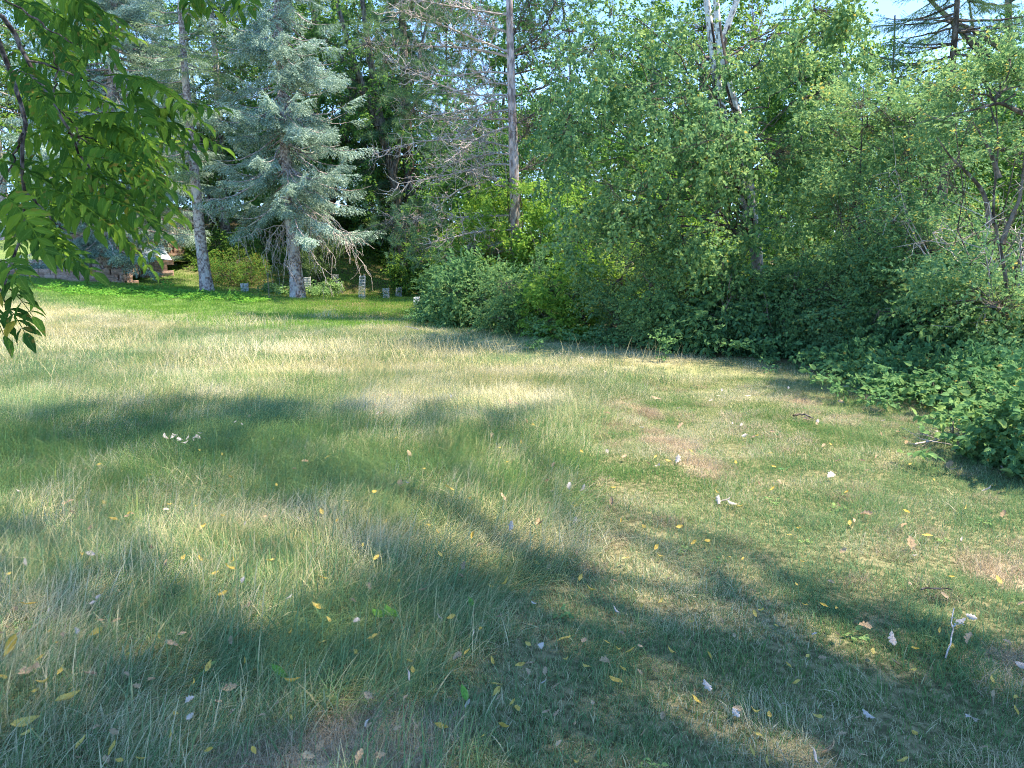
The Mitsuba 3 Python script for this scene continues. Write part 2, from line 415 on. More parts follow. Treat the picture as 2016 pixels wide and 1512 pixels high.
JUNIPER = spray_group('juniper_spray', [needle_spray(s, .4, 11, .045, .010, 90, droop=-.5, hang=.0, splay=.6) for s in (27, 28)], 'juniper_needle')
PINE = spray_group('pine_tuft', [tuft(s, 60, .15, .006) for s in (29, 30)], 'pine_needle')
BARBERRY = spray_group('barberry_spray', [leafy_spray(s, 64, .45, .9, .04, .026, RHOMB, hang=.15, flat=.4, twigs=6) for s in (31, 32)], 'barberry_leaf')


def place(parent, groups, pos, axis, nrm, scale, rng):
    """Instances of sprays as parent__001 and so on."""
    pos, x = np.asarray(pos, float), unit(axis)
    y = unit(np.cross(nrm, x))
    z = np.cross(x, y)
    scale = np.broadcast_to(scale, (len(pos),))
    start = COUNT.get('i:' + parent, 0)
    COUNT['i:' + parent] = start + len(pos)
    which = rng.integers(0, len(groups), len(pos))
    m = np.tile(np.eye(4), (len(pos), 1, 1))
    m[:, :3, 0], m[:, :3, 1], m[:, :3, 2], m[:, :3, 3] = x * scale[:, None], y * scale[:, None], z * scale[:, None], pos
    for i in range(len(pos)):
        scene[f'{parent}__{start + i + 1:03d}'] = {'type': 'instance', 'group': {'type': 'ref', 'id': groups[which[i]]}, 'to_world': T(m[i])}


# ---------------------------------------------------------------- trees
def cloud(rng, base, ellipsoids, n, shell=0.45, gap=0.42, freq=0.8):
    """n points in a union of ellipsoids, mostly near their surfaces, with gaps."""
    out, tot = [], sum(e[6] for e in ellipsoids)
    for cx, cy, cz, rx, ry, rz, w in ellipsoids:
        need, got = int(round(n * w / tot)), []
        for _ in range(12):
            d = unit(rng.normal(0, 1, (need * 2 + 8, 3)))
            r = rng.random((len(d), 1)) ** shell
            p = np.array(base) + np.array([cx, cy, cz]) + d * r * np.array([rx, ry, rz])
            q = nfbm(p * freq, 2, seed=5)
            p = p[q >= min(gap, np.quantile(q, .6))]
            got.append(p[p[:, 2] > height(p[:, 0], p[:, 1]) + 0.08])
            if sum(map(len, got)) >= need:
                break
        out.append(np.vstack(got)[:need])
    return np.vstack(out)


def trunk_path(base, h, lean, rng, n=10, wob=0.06):
    s = np.linspace(0, 1, n)[:, None]
    p = np.array(base) + np.array([lean[0], lean[1], h]) * s
    w = np.cumsum(rng.normal(0, wob, (n, 3)), 0) * [1, 1, 0]
    return p + w - w[0] - [0, 0, .25] * (1 - s)


def sunlit_gap(p):
    """Whether a crown point lies off the sun's path to the walnut boughs in view."""
    k = (p[:, 2] - 2.3) / SUN[2]
    x, y = p[:, 0] - k * SUN[0], p[:, 1] - k * SUN[1]
    return ~((x > -2.6) & (x < -.3) & (y > 1.9) & (y < 3.3) & (p[:, 2] > 4.5) & (np.sin(p[:, 0] * 7.3 + p[:, 1] * 11.1 + p[:, 2] * 5.7) > .25))


def broadleaf(name, label, cat, x, y, h, r, ells, n, sprays, scale=(.8, 1.2), bark='dark_bark', lean=(0, 0), group=None, seed=0, hang=0.2, limbs=9, gap=.42, shell=.45,
              freq=.8, stems=1, sides=7, trunks=None, twig=.008, sub='crown', limb_bark=None, keep=None, limb_r=.34):
    rng = np.random.default_rng(seed)
    key = thing(name, label, cat, group)
    base = ground_pt(x, y)
    pts = cloud(rng, base, ells, n, shell, gap, freq)
    pts = pts[sunlit_gap(pts)]
    if keep is not None:
        pts = pts[keep(pts)]
    g, nodes = Geo(), []
    paths = trunks if trunks is not None else [trunk_path(base + rng.normal(0, .12 if stems > 1 else 0, 3) * [1, 1, 0], h * rng.uniform(.8, 1) if stems > 1 else h,
                                                        (lean[0] + (rng.normal(0, .22 * h) if stems > 1 else 0), lean[1] + (rng.normal(0, .22 * h) if stems > 1 else 0)), rng) for _ in range(stems)]
    for i, tp in enumerate(paths):
        rad = r * ((1, .78, .5, .45, .4)[i] if trunks is not None and r > .08 else 1) * (1 - np.linspace(0, 1, len(tp)) * .85)
        rad[0] *= 1.35
        tube(g, tp, rad, sides, .12, seed + i)
        nodes.append(tp[max(1, len(tp) // 4):])
    if limb_bark:
        part(key, 'trunk', g.ply(bark, smooth=True))
        g, bark = Geo(), limb_bark
    tn = np.vstack(nodes)
    for q in pts[rng.choice(len(pts), min(limbs, len(pts)), replace=False)]:
        hd = np.linalg.norm(tn[:, :2] - q[:2], axis=1)
        a = tn[np.argmin(np.abs(tn[:, 2] - (q[2] - .55 * hd)) + .6 * hd)]
        lp = bend(a, q, 8, -.06 * np.linalg.norm(q - a), .045 * np.linalg.norm(q - a) ** .7, rng)
        tube(g, lp, np.linspace(max(r * limb_r, twig * 1.6), twig, 8), 5)
        nodes.append(lp)
    allp = np.vstack(nodes)
    tree = cKDTree(allp)
    _, idx = tree.query(pts)
    near = allp[idx]
    for a, q in zip(near, pts):
        if np.linalg.norm(q - a) > .1:
            tube(g, bend(a, q, 4, .03, .03, rng), np.linspace(twig, twig * .5, 4), 3)
    part(key, 'twigs' if limb_bark else 'trunk' if cat == 'tree' else 'stem', g.ply(bark, smooth=True), kind='stuff' if limb_bark else None)
    out = unit(pts - near) + 0.35 * unit(pts - pts.mean(0)) + rng.normal(0, .3, pts.shape) + [0, 0, -hang]
    nr = np.array([0, 0, 1.0]) + rng.normal(0, .45, pts.shape)
    place(f'{key}__{sub}', sprays, pts, out, nr, rng.uniform(*scale, len(pts)), rng)
    return key


def conifer(name, label, x, y, h, r, lean, length, z0, sprays, step=.42, per=5, droop=.35, curl=.25, seed=0, bark='spruce_bark', scale=(.8, 1.2), every=.38, keep=None, up=0.0, group=None,
            trunk=None, nrand=.35, thin=.36):
    """length(t): branch length at the height share t; branches leave the trunk from z0 up."""
    rng = np.random.default_rng(seed)
    key = thing(name, label, 'tree', group)
    base = ground_pt(x, y)
    n = 22 if trunk is None else len(trunk)
    s = np.linspace(0, 1, n)
    tp = trunk_path(base, h, lean, rng, n, .02) if trunk is None else trunk
    g = Geo()
    rad = r * (1 - s * .9) * (1 + .35 * np.exp(-s * h / .35))
    tube(g, tp, rad, 12, .10, seed)
    P, A, N = [], [], []
    z = z0
    while z < h - .3:
        t = z / h
        c = np.array([np.interp(z, tp[:, 2] - base[2], tp[:, k]) for k in range(3)])
        for k in range(per):
            a = rng.uniform(0, 2 * np.pi)
            ln = length(t) * rng.uniform(.65, 1.1)
            zz, dr_ = rng.normal(0, step * .3), droop * rng.uniform(.45, 1.5)
            if keep is not None and not keep(a, z, rng):
                continue
            m = 9
            q = np.linspace(0, 1, m)
            d = np.array([math.cos(a), math.sin(a)])
            pts = np.stack([c[0] + d[0] * ln * q, c[1] + d[1] * ln * q, c[2] + zz + ln * (up * q - dr_ * q + curl * q ** 2.5)], -1)
            pts[1:, :2] += rng.normal(0, .03, (m - 1, 2))
            tube(g, pts, np.linspace(max(.012, .010 + .012 * ln), .005, m), 4)
            cnt = max(2, int(ln / every * 1.8))
            for e in range(cnt):
                w = .12 + .88 * (e + rng.random()) / cnt if ln > 1 else (e + .7) / cnt
                i = min(int(w * (m - 1)), m - 2)
                pos = pts[i] + (pts[i + 1] - pts[i]) * (w * (m - 1) - i)
                dirn = unit(pts[i + 1] - pts[i])
                side = np.array([-dirn[1], dirn[0], 0]) * (1 if e % 2 else -1)
                P.append(pos)
                A.append(dirn * (.9 + .5 * w) + side * rng.uniform(.2, .9) * (1.15 - w) + [0, 0, rng.normal(-.12, .18)])
                N.append(np.array([0, 0, 1.0]) + rng.normal(0, nrand, 3))
        z += step
    part(key, 'trunk', g.ply(bark, smooth=True))
    P = np.array(P)
    ok = nfbm(P * 1.1, 2, seed=9) > thin
    place(f'{key}__crown', sprays, P[ok], np.array(A)[ok], np.array(N)[ok], rng.uniform(*scale, int(ok.sum())), rng)
    return key, tp


def ramp(*xy):
    xs, ys = zip(*xy)
    return lambda t: float(np.interp(t, xs, ys))


# ================================================================ THE SETTING
def build_ground():
    a = np.concatenate([np.linspace(-130, -26, 27)[:-1], np.linspace(-26, 26, 131), np.linspace(26, 130, 27)[1:]])
    b = np.concatenate([np.linspace(-90, -4, 20)[:-1], np.linspace(-4, 44, 121), np.linspace(44, 170, 30)[1:]])
    X, Y = np.meshgrid(a, b, indexing='xy')
    v = np.stack([X, Y, height(X, Y)], -1).reshape(-1, 3)
    n, m = len(a), len(b)
    i, j = np.meshgrid(np.arange(m - 1), np.arange(n - 1), indexing='ij')
    q = np.stack([i * n + j, i * n + j + 1, (i + 1) * n + j + 1, (i + 1) * n + j], -1).reshape(-1, 4)
    scene['ground'] = mikit.ply((v, q), 'ground_soil', smooth=True)
    labels['ground'] = {'label': 'sloping lawn and woodland floor of soil and dry thatch', 'category': 'ground', 'kind': 'structure'}


build_ground()

HEDGE_Y = np.array([0, 5.3, 7.0, 9.7, 10.9, 11.7, 13.7, 15.6, 16.6, 30])
HEDGE_X = np.array([4.1, 3.95, 4.1, 4.4, 3.6, 2.4, .8, -.2, -2.1, -4.0])


def hedge_x(y):
    return np.interp(y, HEDGE_Y, HEDGE_X)


# ---------------------------------------------------------------- grass
def blades(seed, n, R, h0, h1, w, lean, spread, nseg, curl=.5):
    rng, g = np.random.default_rng(seed), Geo()
    r, a = R * np.sqrt(rng.random(n)), rng.uniform(0, 2 * np.pi, n)
    base = np.stack([r * np.cos(a), r * np.sin(a), 0 * r - .015], -1)
    h = rng.uniform(h0, h1, n) * rng.uniform(.6, 1, n)
    az = rng.normal(0, spread, n)
    d = np.stack([np.cos(az), np.sin(az)], -1)
    ln = np.abs(rng.normal(lean, lean * .45 + .1, n))
    s = np.linspace(0, 1, nseg + 1)
    th = (ln[:, None] * (.35 + .65 * s[None] ** curl))
    dl = h[:, None] / nseg
    hx = np.concatenate([np.zeros((n, 1)), np.cumsum(np.sin(th[:, :-1]) * dl, 1)], 1)
    hz = np.concatenate([np.zeros((n, 1)), np.cumsum(np.cos(th[:, :-1]) * dl, 1)], 1)
    hz = np.maximum(hz, .004 + .02 * rng.random((n, 1)) * s)
    c = base[:, None] + np.stack([hx * d[:, :1], hx * d[:, 1:], hz], -1)
    fa = az + np.pi / 2 + rng.normal(0, .7, n)
    side = np.stack([np.cos(fa), np.sin(fa), 0 * fa], -1)
    ww = w * (.55 + 1.5 * rng.random(n) ** 3)
    L = c[:, :-1] - side[:, None] * (ww[:, None] * (1 - .75 * s[None, :-1] ** 2))[..., None] / 2
    Rr = c[:, :-1] + side[:, None] * (ww[:, None] * (1 - .75 * s[None, :-1] ** 2))[..., None] / 2
    v = np.concatenate([L, Rr, c[:, -1:]], 1)
    f = []
    for k in range(nseg - 1):
        f += [[k, nseg + k, nseg + k + 1], [k, nseg + k + 1, k + 1]]
    f.append([nseg - 1, 2 * nseg - 1, 2 * nseg])
    m = 2 * nseg + 1
    f = np.array(f)[None] + (np.arange(n) * m)[:, None, None]
    u = rng.random(n)
    uv = np.stack([u[:, None] + np.r_[0 * s[:-1], 0 * s[:-1] + 2e-4, 0][None], np.r_[s[:-1], s[:-1], 1][None] + 0 * u[:, None]], -1)
    g.add(v.reshape(-1, 3), f, uv.reshape(-1, 2))
    return g


LONG = spray_group('long_tuft', [blades(s, 340, .2, .10, .27, .0025, (1.6, 1.35, 1.7, 1.0)[s - 41], (.4, .7, .3, 1.4)[s - 41], 4) for s in (41, 42, 43, 44)], 'grass_blade')
SHORT = spray_group('short_tuft', [blades(s, 620, .17, .025, (.07, .09, .06)[s - 45], .0027, .85, 2.4, 2) for s in (45, 46, 47)], 'grass_blade')
MEADOW = spray_group('meadow_tuft', [blades(s, 230, .30, .08, .22, .0048, .9, 1.0, 2) for s in (48, 49, 50)], 'grass_blade')
FARLAWN = spray_group('far_tuft', [blades(s, 230, .32, .05, .11, .007, .5, 2.5, 1) for s in (51, 52)], 'grass_blade')
leaf_bsdf('thatch_blade', [(.28, .23, .15), (.45, .38, .26), (.58, .51, .38)], 0.4, 0.6, 1.5)
BROAD = spray_group('broad_tuft', [blades(s, 26, .2, .08, .24, .0055, .9, 1.6, 4) for s in (57, 58)], 'grass_blade')
STALK = spray_group('stalk_tuft', [blades(s, 22, .3, .25, .55, .0046, .7, 1.3, 3) for s in (53, 54)], 'straw_blade')
MAT = spray_group('straw_mat', [blades(s, 420, .2, .08, .2, .0028, 1.45, 3.0, 3) for s in (55, 56)], 'thatch_blade')

rng = np.random.default_rng(77)


def in_patch(x, y, grow=1.0):
    out = np.zeros(len(x), bool)
    for (cx, cy), (rx, ry), a in PATCHES:
        dx, dy = x - cx, y - cy
        u, v = dx * math.cos(a) + dy * math.sin(a), -dx * math.sin(a) + dy * math.cos(a)
        wob = .7 + .6 * nnoise(np.stack([x * 6, y * 6, 0 * x], -1))
        out |= (u / rx) ** 2 + (v / ry) ** 2 < (grow * wob) ** 2
    return out


def scatter_ground(y0, y1, step):
    ys = np.arange(y0, y1, step)
    pts = []
    for y in ys:
        w = .71 * y + .7
        pts.append(np.stack([np.arange(-w, w, step), 0 * np.arange(-w, w, step) + y], -1))
    p = np.vstack(pts) + rng.uniform(-.5, .5, (sum(map(len, pts)), 2)) * step
    return p[p[:, 0] < hedge_x(p[:, 1]) + .35]


def slope_normal(x, y, e=.15):
    gx = (height(x + e, y) - height(x - e, y)) / (2 * e)
    gy = (height(x, y + e) - height(x, y - e)) / (2 * e)
    return unit(np.stack([-gx, -gy, 0 * gx + 1], -1))


def sow(name, groups, xy, scale, jitter, sink=0.0, wind=None):
    if not len(xy):
        return
    x, y = xy[:, 0], xy[:, 1]
    ang = .3 + 6 * (nfbm(np.stack([x * .55 + 7, y * .55, 0 * x], -1), 2) - .5) + rng.normal(0, jitter, len(x)) + .5
    nr = slope_normal(x, y)
    ax = np.stack([np.cos(ang), np.sin(ang), 0 * ang], -1)
    ax = unit(ax - nr * (ax * nr).sum(1, keepdims=True))
    place(name, groups, np.stack([x, y, height(x, y) - sink], -1), ax, nr, scale * rng.uniform(.8, 1.2, len(x)), rng)


def lawn_line(q):
    return q[:, 1] + .75 * np.minimum(q[:, 0] + 6.5, 0)


def build_grass():
    p = scatter_ground(1.5, 9.5, .155)
    noise_b = (nfbm(np.stack([p[:, 0] * 1.3, p[:, 1] * 1.3, 0 * p[:, 0] + 9], -1), 2) - .5) * .9
    long_ = p[:, 0] < -.28 + .25 * (p[:, 1] - 2.1) + noise_b
    bare = in_patch(p[:, 0], p[:, 1])
    sow('long_grass', LONG, p[long_ & ~bare], 1.0, .6)
    sow('mown_grass', SHORT, p[~long_ & ~bare], 1.0, 1.5)
    extra = p[~long_ & ~bare & (rng.random(len(p)) < .12)]
    sow('mown_grass', LONG, extra, .55, 1.2)
    sow('long_grass', BROAD, p[long_ & ~bare & (rng.random(len(p)) < .16)], 1.0, 1.5)
    sow('mown_grass', BROAD, p[~long_ & ~bare & (rng.random(len(p)) < .14)], .55, 1.5)
    w = p[~bare & (rng.random(len(p)) < np.where(long_, .015, .06))]
    place('lawn_weeds', WEED, np.c_[w, height(w[:, 0], w[:, 1]) + .015], rng.normal(0, 1, (len(w), 3)) * [1, 1, .1], np.array([0, 0, 1.0]) + rng.normal(0, .2, (len(w), 3)), rng.uniform(.3, .6, len(w)), rng)
    labels['lawn_weeds'] = {'label': 'small broad leaved weeds scattered through the lawn', 'category': 'weeds', 'kind': 'stuff'}
    q = scatter_ground(9.2, 20.5, .25)
    q = q[lawn_line(q) < 15.2 + rng.normal(0, .5, len(q))]
    lawn = (q[:, 0] > hedge_x(q[:, 1]) - 1.6 - 2 * (nfbm(np.stack([q[:, 0] * .5, q[:, 1] * .5, 0 * q[:, 0]], -1), 2) - .3)) & (q[:, 1] < 16)
    sow('long_grass', MEADOW, q[~lawn], 1.0, .6)
    sow('mown_grass', MEADOW, q[lawn], .5, 1.2)
    r = scatter_ground(14.0, 35, .34)
    r = r[(lawn_line(r) > 14.2) & ((r[:, 1] < 27) | (r[:, 0] > -10))]
    sow('mown_grass', FARLAWN, r, 1.2, 1.5)
    # tall dry stalks, thick in the blond band and the tufts beyond it
    s = scatter_ground(6.5, 19, .34)
    n = nfbm(np.stack([s[:, 0] * .5, s[:, 1] * .75, 0 * s[:, 0] + 1], -1), 3)
    blond = np.clip((s[:, 1] - 8.5) / 2, 0, 1) * np.clip((1.2 - s[:, 0]) / 2.5, 0, 1)
    keep = (n > .64 - .20 * blond) & (rng.random(len(s)) < .10 + .6 * blond) & (lawn_line(s) < 13.4) & (s[:, 0] < hedge_x(s[:, 1]) - 2.2)
    sow('dry_stalk_grass', STALK, s[keep], 1.0, .7)
    for (u, v, k, sp) in ((450, 645, 26, .5), (560, 700, 16, .5), (590, 700, 14, .2), (650, 628, 5, .3), (1000, 700, 5, .6), (760, 690, 10, .8), (1180, 722, 4, .4)):
        c = on_ground(u, v)[:2]
        sow('dry_stalk_grass', STALK, c + rng.normal(0, sp, (k, 2)) * [1.4, .5], .95, .5)
    t = p[~long_ & ~bare & (rng.random(len(p)) < .16 * np.clip(nfbm(np.stack([p[:, 0] * 1.1, p[:, 1] * 1.1, 0 * p[:, 0] + 4], -1), 2) * 3 - .7, 0, 1))]
    sow('dead_thatch', MAT, t, .55, 3.0)
    m = scatter_ground(1.8, 9.5, .075)
    inside = in_patch(m[:, 0], m[:, 1], 1.08)
    sow('dead_thatch', MAT, m[inside & (rng.random(len(m)) < .45)], .55, 3.0)
    for k, t in (('long_grass', 'long fine meadow grass lying over in swirls of green and straw'), ('mown_grass', 'short mown lawn grass on the right and by the trees'),
                 ('dry_stalk_grass', 'tall blond dry grass stalks in the sunny middle of the field'), ('dead_thatch', 'patches of tan dead thatch in the lawn')):
        labels[k] = {'label': t, 'category': 'grass', 'kind': 'stuff'}


build_grass()


# ================================================================ BACKGROUND TREES
def E(u, v, y, ru, rv, ry=None, w=1.0):
    """An ellipsoid of a crown, seen at pixel u, v and y metres ahead with these half sizes in pixels."""
    p, k = at(u, v, y), y / FPX
    return p[0], p[1], p[2], ru * k, (ru * k * .9 if ry is None else ry), rv * k, w


def rel(base, ells):
    return [(e[0] - base[0], e[1] - base[1], e[2] - base[2]) + tuple(e[3:]) for e in ells]


def forest():
    spec = [  # u, y, crown u, v, ru, rv, label
        (-40, 33, 210, 300), (110, 36, 200, 330), (300, 37, 180, 330), (440, 34, 120, 300), (500, 40, 160, 380), (640, 32, 130, 300), (700, 36, 170, 330),
        (760, 37, 110, 230), (870, 34, 150, 330), (930, 26, 100, 170), (990, 36, 160, 300), (1090, 24, 120, 170), (1130, 33, 170, 330), (1250, 30, 170, 330),
        (1240, 21, 110, 150), (1390, 27, 170, 330), (1380, 19, 130, 160), (1520, 25, 160, 280), (1600, 20, 120, 220), (1690, 26, 140, 230), (1770, 21, 130, 220), (1880, 25, 150, 240),
        (1960, 18, 140, 230), (2060, 22, 160, 250), (2150, 16, 180, 260)]
    tops = {440: 150, 760: 330, 930: 340, 1090: 330, 1240: 360, 1380: 390, 1600: 275, 1690: 345, 1770: 340, 1880: 330, 1960: 330, 2060: 330, 2150: 260}
    where = ['behind the left blue spruce', 'above the stone walls', 'behind the slender spruce', 'between the two left spruces', 'behind the middle blue spruce', 'right of the middle blue spruce',
             'behind the leaning dark trunk', 'in the dark gap beyond the tree guards', 'behind the dead pine limbs', 'with sunlit leaves left of the bare pine trunk', 'behind the bare pine trunk',
             'low and sunlit right of the pine trunk', 'tall behind the left side of the birch', 'tall behind the middle of the birch', 'low and sunlit under the birch', 'behind the white birch stems',
             'sunlit under the right side of the birch', 'right of the birch stems', 'below the open sky gap', 'under the open sky gap', 'left of the dark right-hand spruce',
             'behind the dark right-hand spruce', 'right of the dark right-hand spruce', 'at the far right edge', 'beyond the right edge behind the thicket']
    for i, (u, y, ru, rv) in enumerate(spec):
        v = tops.get(u, 190)
        g = ground_pt((u - 1008) / FPX * y, y)
        ells = [E(u, v, y, ru, rv, None, 1.0), E(u + ru * .45, v + rv * .35, y - 1, ru * .6, rv * .5, None, .5), E(u - ru * .5, v + rv * .5, y - 1.2, ru * .6, rv * .45, None, .5),
                E(u - ru * .1, v - rv * .5, y, ru * .55, rv * .5, None, .4)]
        h = at(u, v - rv * .4, y)[2] - g[2]
        low = i in (7, 9, 11, 14, 16)
        broadleaf('woodland_tree', f'green leafy woodland tree {where[i]}', 'tree', g[0], g[1], h, .12 if low else .17, rel(g, ells), 260 if low else 640 if u < 1000 else 430, FOREST, (.8, 1.25) if y > 24 else (.6, .95),
                  'dark_bark', ((i % 3 - 1) * .5, 0), 'leafy trees of the wood', 100 + i, .25, 10, .40, .4, .35 if not low else .6, 2 if i % 4 == 1 else 1)


forest()

# ---------------------------------------------------------------- conifers
PXPATH = lambda pts, y, top=None: np.vstack([[at(u, v, y) for u, v in pts]] + ([] if top is None else [np.array(top)[None] if np.ndim(top) == 1 else top]))


def resample(p, n):
    p = np.asarray(p, float)
    s = np.r_[0, np.cumsum(np.linalg.norm(np.diff(p, axis=0), axis=1))]
    q = np.linspace(0, s[-1], n)
    out = np.stack([np.interp(q, s, p[:, k]) for k in range(3)], -1)
    for _ in range(2):
        out[1:-1] = (out[:-2] + 2 * out[1:-1] + out[2:]) / 4
    return out


def rooted(p):
    p = np.array(p)
    p[0, 2] = float(height(p[0, 0], p[0, 1])) - .2
    return p


def build_conifers():
    y = 24.0
    tp = rooted(resample(PXPATH([(587, 584), (584, 540), (569, 412), (566, 350), (561, 298), (552, 144), (549, 50), (545, 0), (538, -120)], y, at(530, -420, y)), 24))
    mid, _ = conifer('blue_spruce', 'tall blue spruce with drooping silvery boughs and bare lower trunk beside the tree guards', tp[0, 0], y, tp[-1, 2] - tp[0, 2], .21, (0, 0),
                     ramp((0, 2.4), (.18, 2.55), (.3, 2.5), (.5, 1.8), (.7, 1.3), (1, .2)), 3.0, BLUE, .27, 6, .75, .45, 201, trunk=tp, every=.27, scale=(.75, 1.3), thin=.45,
                     keep=lambda a, z, r: z > 3.6 or math.cos(a) > -.2 or r.random() < .35, group='blue spruces')
    rng = np.random.default_rng(5)
    for (u0, v0, u1, v1, sg) in ((575, 395, 690, 480, -.35), (578, 410, 716, 520, -.55), (576, 425, 655, 500, -.3), (572, 440, 640, 545, -.2), (566, 430, 515, 500, -.15), (570, 420, 535, 510, -.1),
                                 (575, 400, 625, 470, -.2), (568, 445, 470, 470, -.2), (580, 415, 702, 470, -.4), (570, 455, 560, 520, -.1)):
        g = Geo()
        a, b = at(u0, v0, y), at(u1, v1, y - rng.uniform(.3, 1.5))
        p = bend(a, b, 9, sg * .6, .03, rng)
        tube(g, p, np.linspace(.018, .006, 9), 4)
        for i in range(2, 9):
            for k in range(3):
                e = p[i] + np.array([rng.normal(.1, .18), rng.normal(0, .18), -rng.uniform(.25, .85)])
                tube(g, bend(p[i], e, 5, -.05, .03, rng), np.linspace(.008, .004, 5), 3)
        part(mid, 'dead_branch', g.ply('dead_twig'))
    tp = rooted(resample(PXPATH([(409, 580), (407, 560), (397, 500), (391, 440), (388, 385), (382, 330), (374, 250), (365, 150), (357, 60), (355, 0)], y, at(345, -330, y)), 24))
    slim, _ = conifer('green_spruce', 'slender green spruce with a long bare grey trunk left of the round bush', tp[0, 0], y, tp[-1, 2] - tp[0, 2], .19, (0, 0),
                      ramp((0, 1.5), (.3, 1.6), (.6, 1.3), (1, .2)), 3.9, GREEN, .5, 5, .4, .3, 202, trunk=tp, every=.33)
    for (u0, v0, u1, v1) in ((390, 380, 440, 430), (388, 395, 350, 450), (390, 410, 425, 440), (388, 372, 330, 400), (391, 400, 448, 400)):
        g = Geo()
        p = bend(at(u0, v0, y), at(u1, v1, y - rng.uniform(-.6, .8)), 8, -.12, .03, rng)
        tube(g, p, np.linspace(.015, .005, 8), 4)
        for i in range(2, 8):
            e = p[i] + np.array([rng.normal(0, .2), rng.normal(0, .2), -rng.uniform(.2, .5)])
            tube(g, bend(p[i], e, 4, -.04, .02, rng), np.linspace(.006, .003, 4), 3)
        part(slim, 'dead_branch', g.ply('dead_twig'))
    y = 25.6
    tp = rooted(resample(PXPATH([(199, 530), (206, 480), (216, 400), (222, 200), (226, 0)], y, at(230, -420, y)), 24))
    conifer('blue_spruce', 'broad pale blue spruce growing out of the stone walls at the left', tp[0, 0], y, tp[-1, 2] - tp[0, 2], .27, (0, 0),
            ramp((0, 3.6), (.25, 3.2), (.5, 2.4), (.75, 1.5), (1, .2)), 1.2, BLUE, .32, 7, .42, .2, 203, trunk=tp, every=.30, scale=(.85, 1.3), group='blue spruces')
    for (u, yy, h, ln, lab, sp, sd) in ((455, 33, 17, 2.3, 'dark spruce standing far back between the two left spruces', GREEN, 204), (30, 31, 18, 3.0, 'dark spruce behind the walls at the left edge', GREEN, 205),
                                        (640, 38, 19, 2.6, 'spruce top showing far behind the middle blue spruce', GREEN, 206)):
        g = ground_pt((u - 1008) / FPX * yy, yy)
        conifer('background_spruce', lab, g[0], g[1], h, .2, (0, 0), ramp((0, ln), (.4, ln * .8), (1, .2)), 3.0, sp, .55, 5, .35, .25, sd, every=.42, scale=(1.0, 1.5))
    # the dark spruce at the right, open against the sky
    y = 15.0
    tp = rooted(resample(PXPATH([(1838, 660), (1845, 600), (1852, 450), (1862, 250), (1878, 100), (1885, 0)], y, at(1900, -300, y)), 24))
    conifer('dark_spruce', 'dark open spruce with level boughs against the bright sky at top right', tp[0, 0], y, tp[-1, 2] - tp[0, 2], .13, (0, 0),
            ramp((0, .9), (.4, .9), (.5, 1.35), (.7, 1.5), (1, .3)), 2.5, DARK, .30, 5, .2, .15, 207, 'dark_bark', every=.2, scale=(.55, .9), trunk=tp,
            keep=lambda a, z, r: z > 4.7 or r.random() < .25)
    # juniper behind the middle spruce
    b = on_ground(622, 560)
    b = ground_pt(at(622, 560, 27.5)[0], 27.5)
    conifer('juniper', 'bushy upright juniper behind the middle blue spruce trunk', b[0], b[1], 2.7, .05, (0, 0), ramp((0, 1.0), (.4, .85), (.8, .4), (1, .1)), .15, JUNIPER, .17, 7, -.75, .1, 208, 'dark_bark', (.8, 1.2), .22)


DARK = spray_group('dark_spruce_spray', [needle_spray(s, .5, 9, .045, .010, 85, droop=.15, hang=.45, splay=.8) for s in (35, 36)], 'pine_needle')
build_conifers()


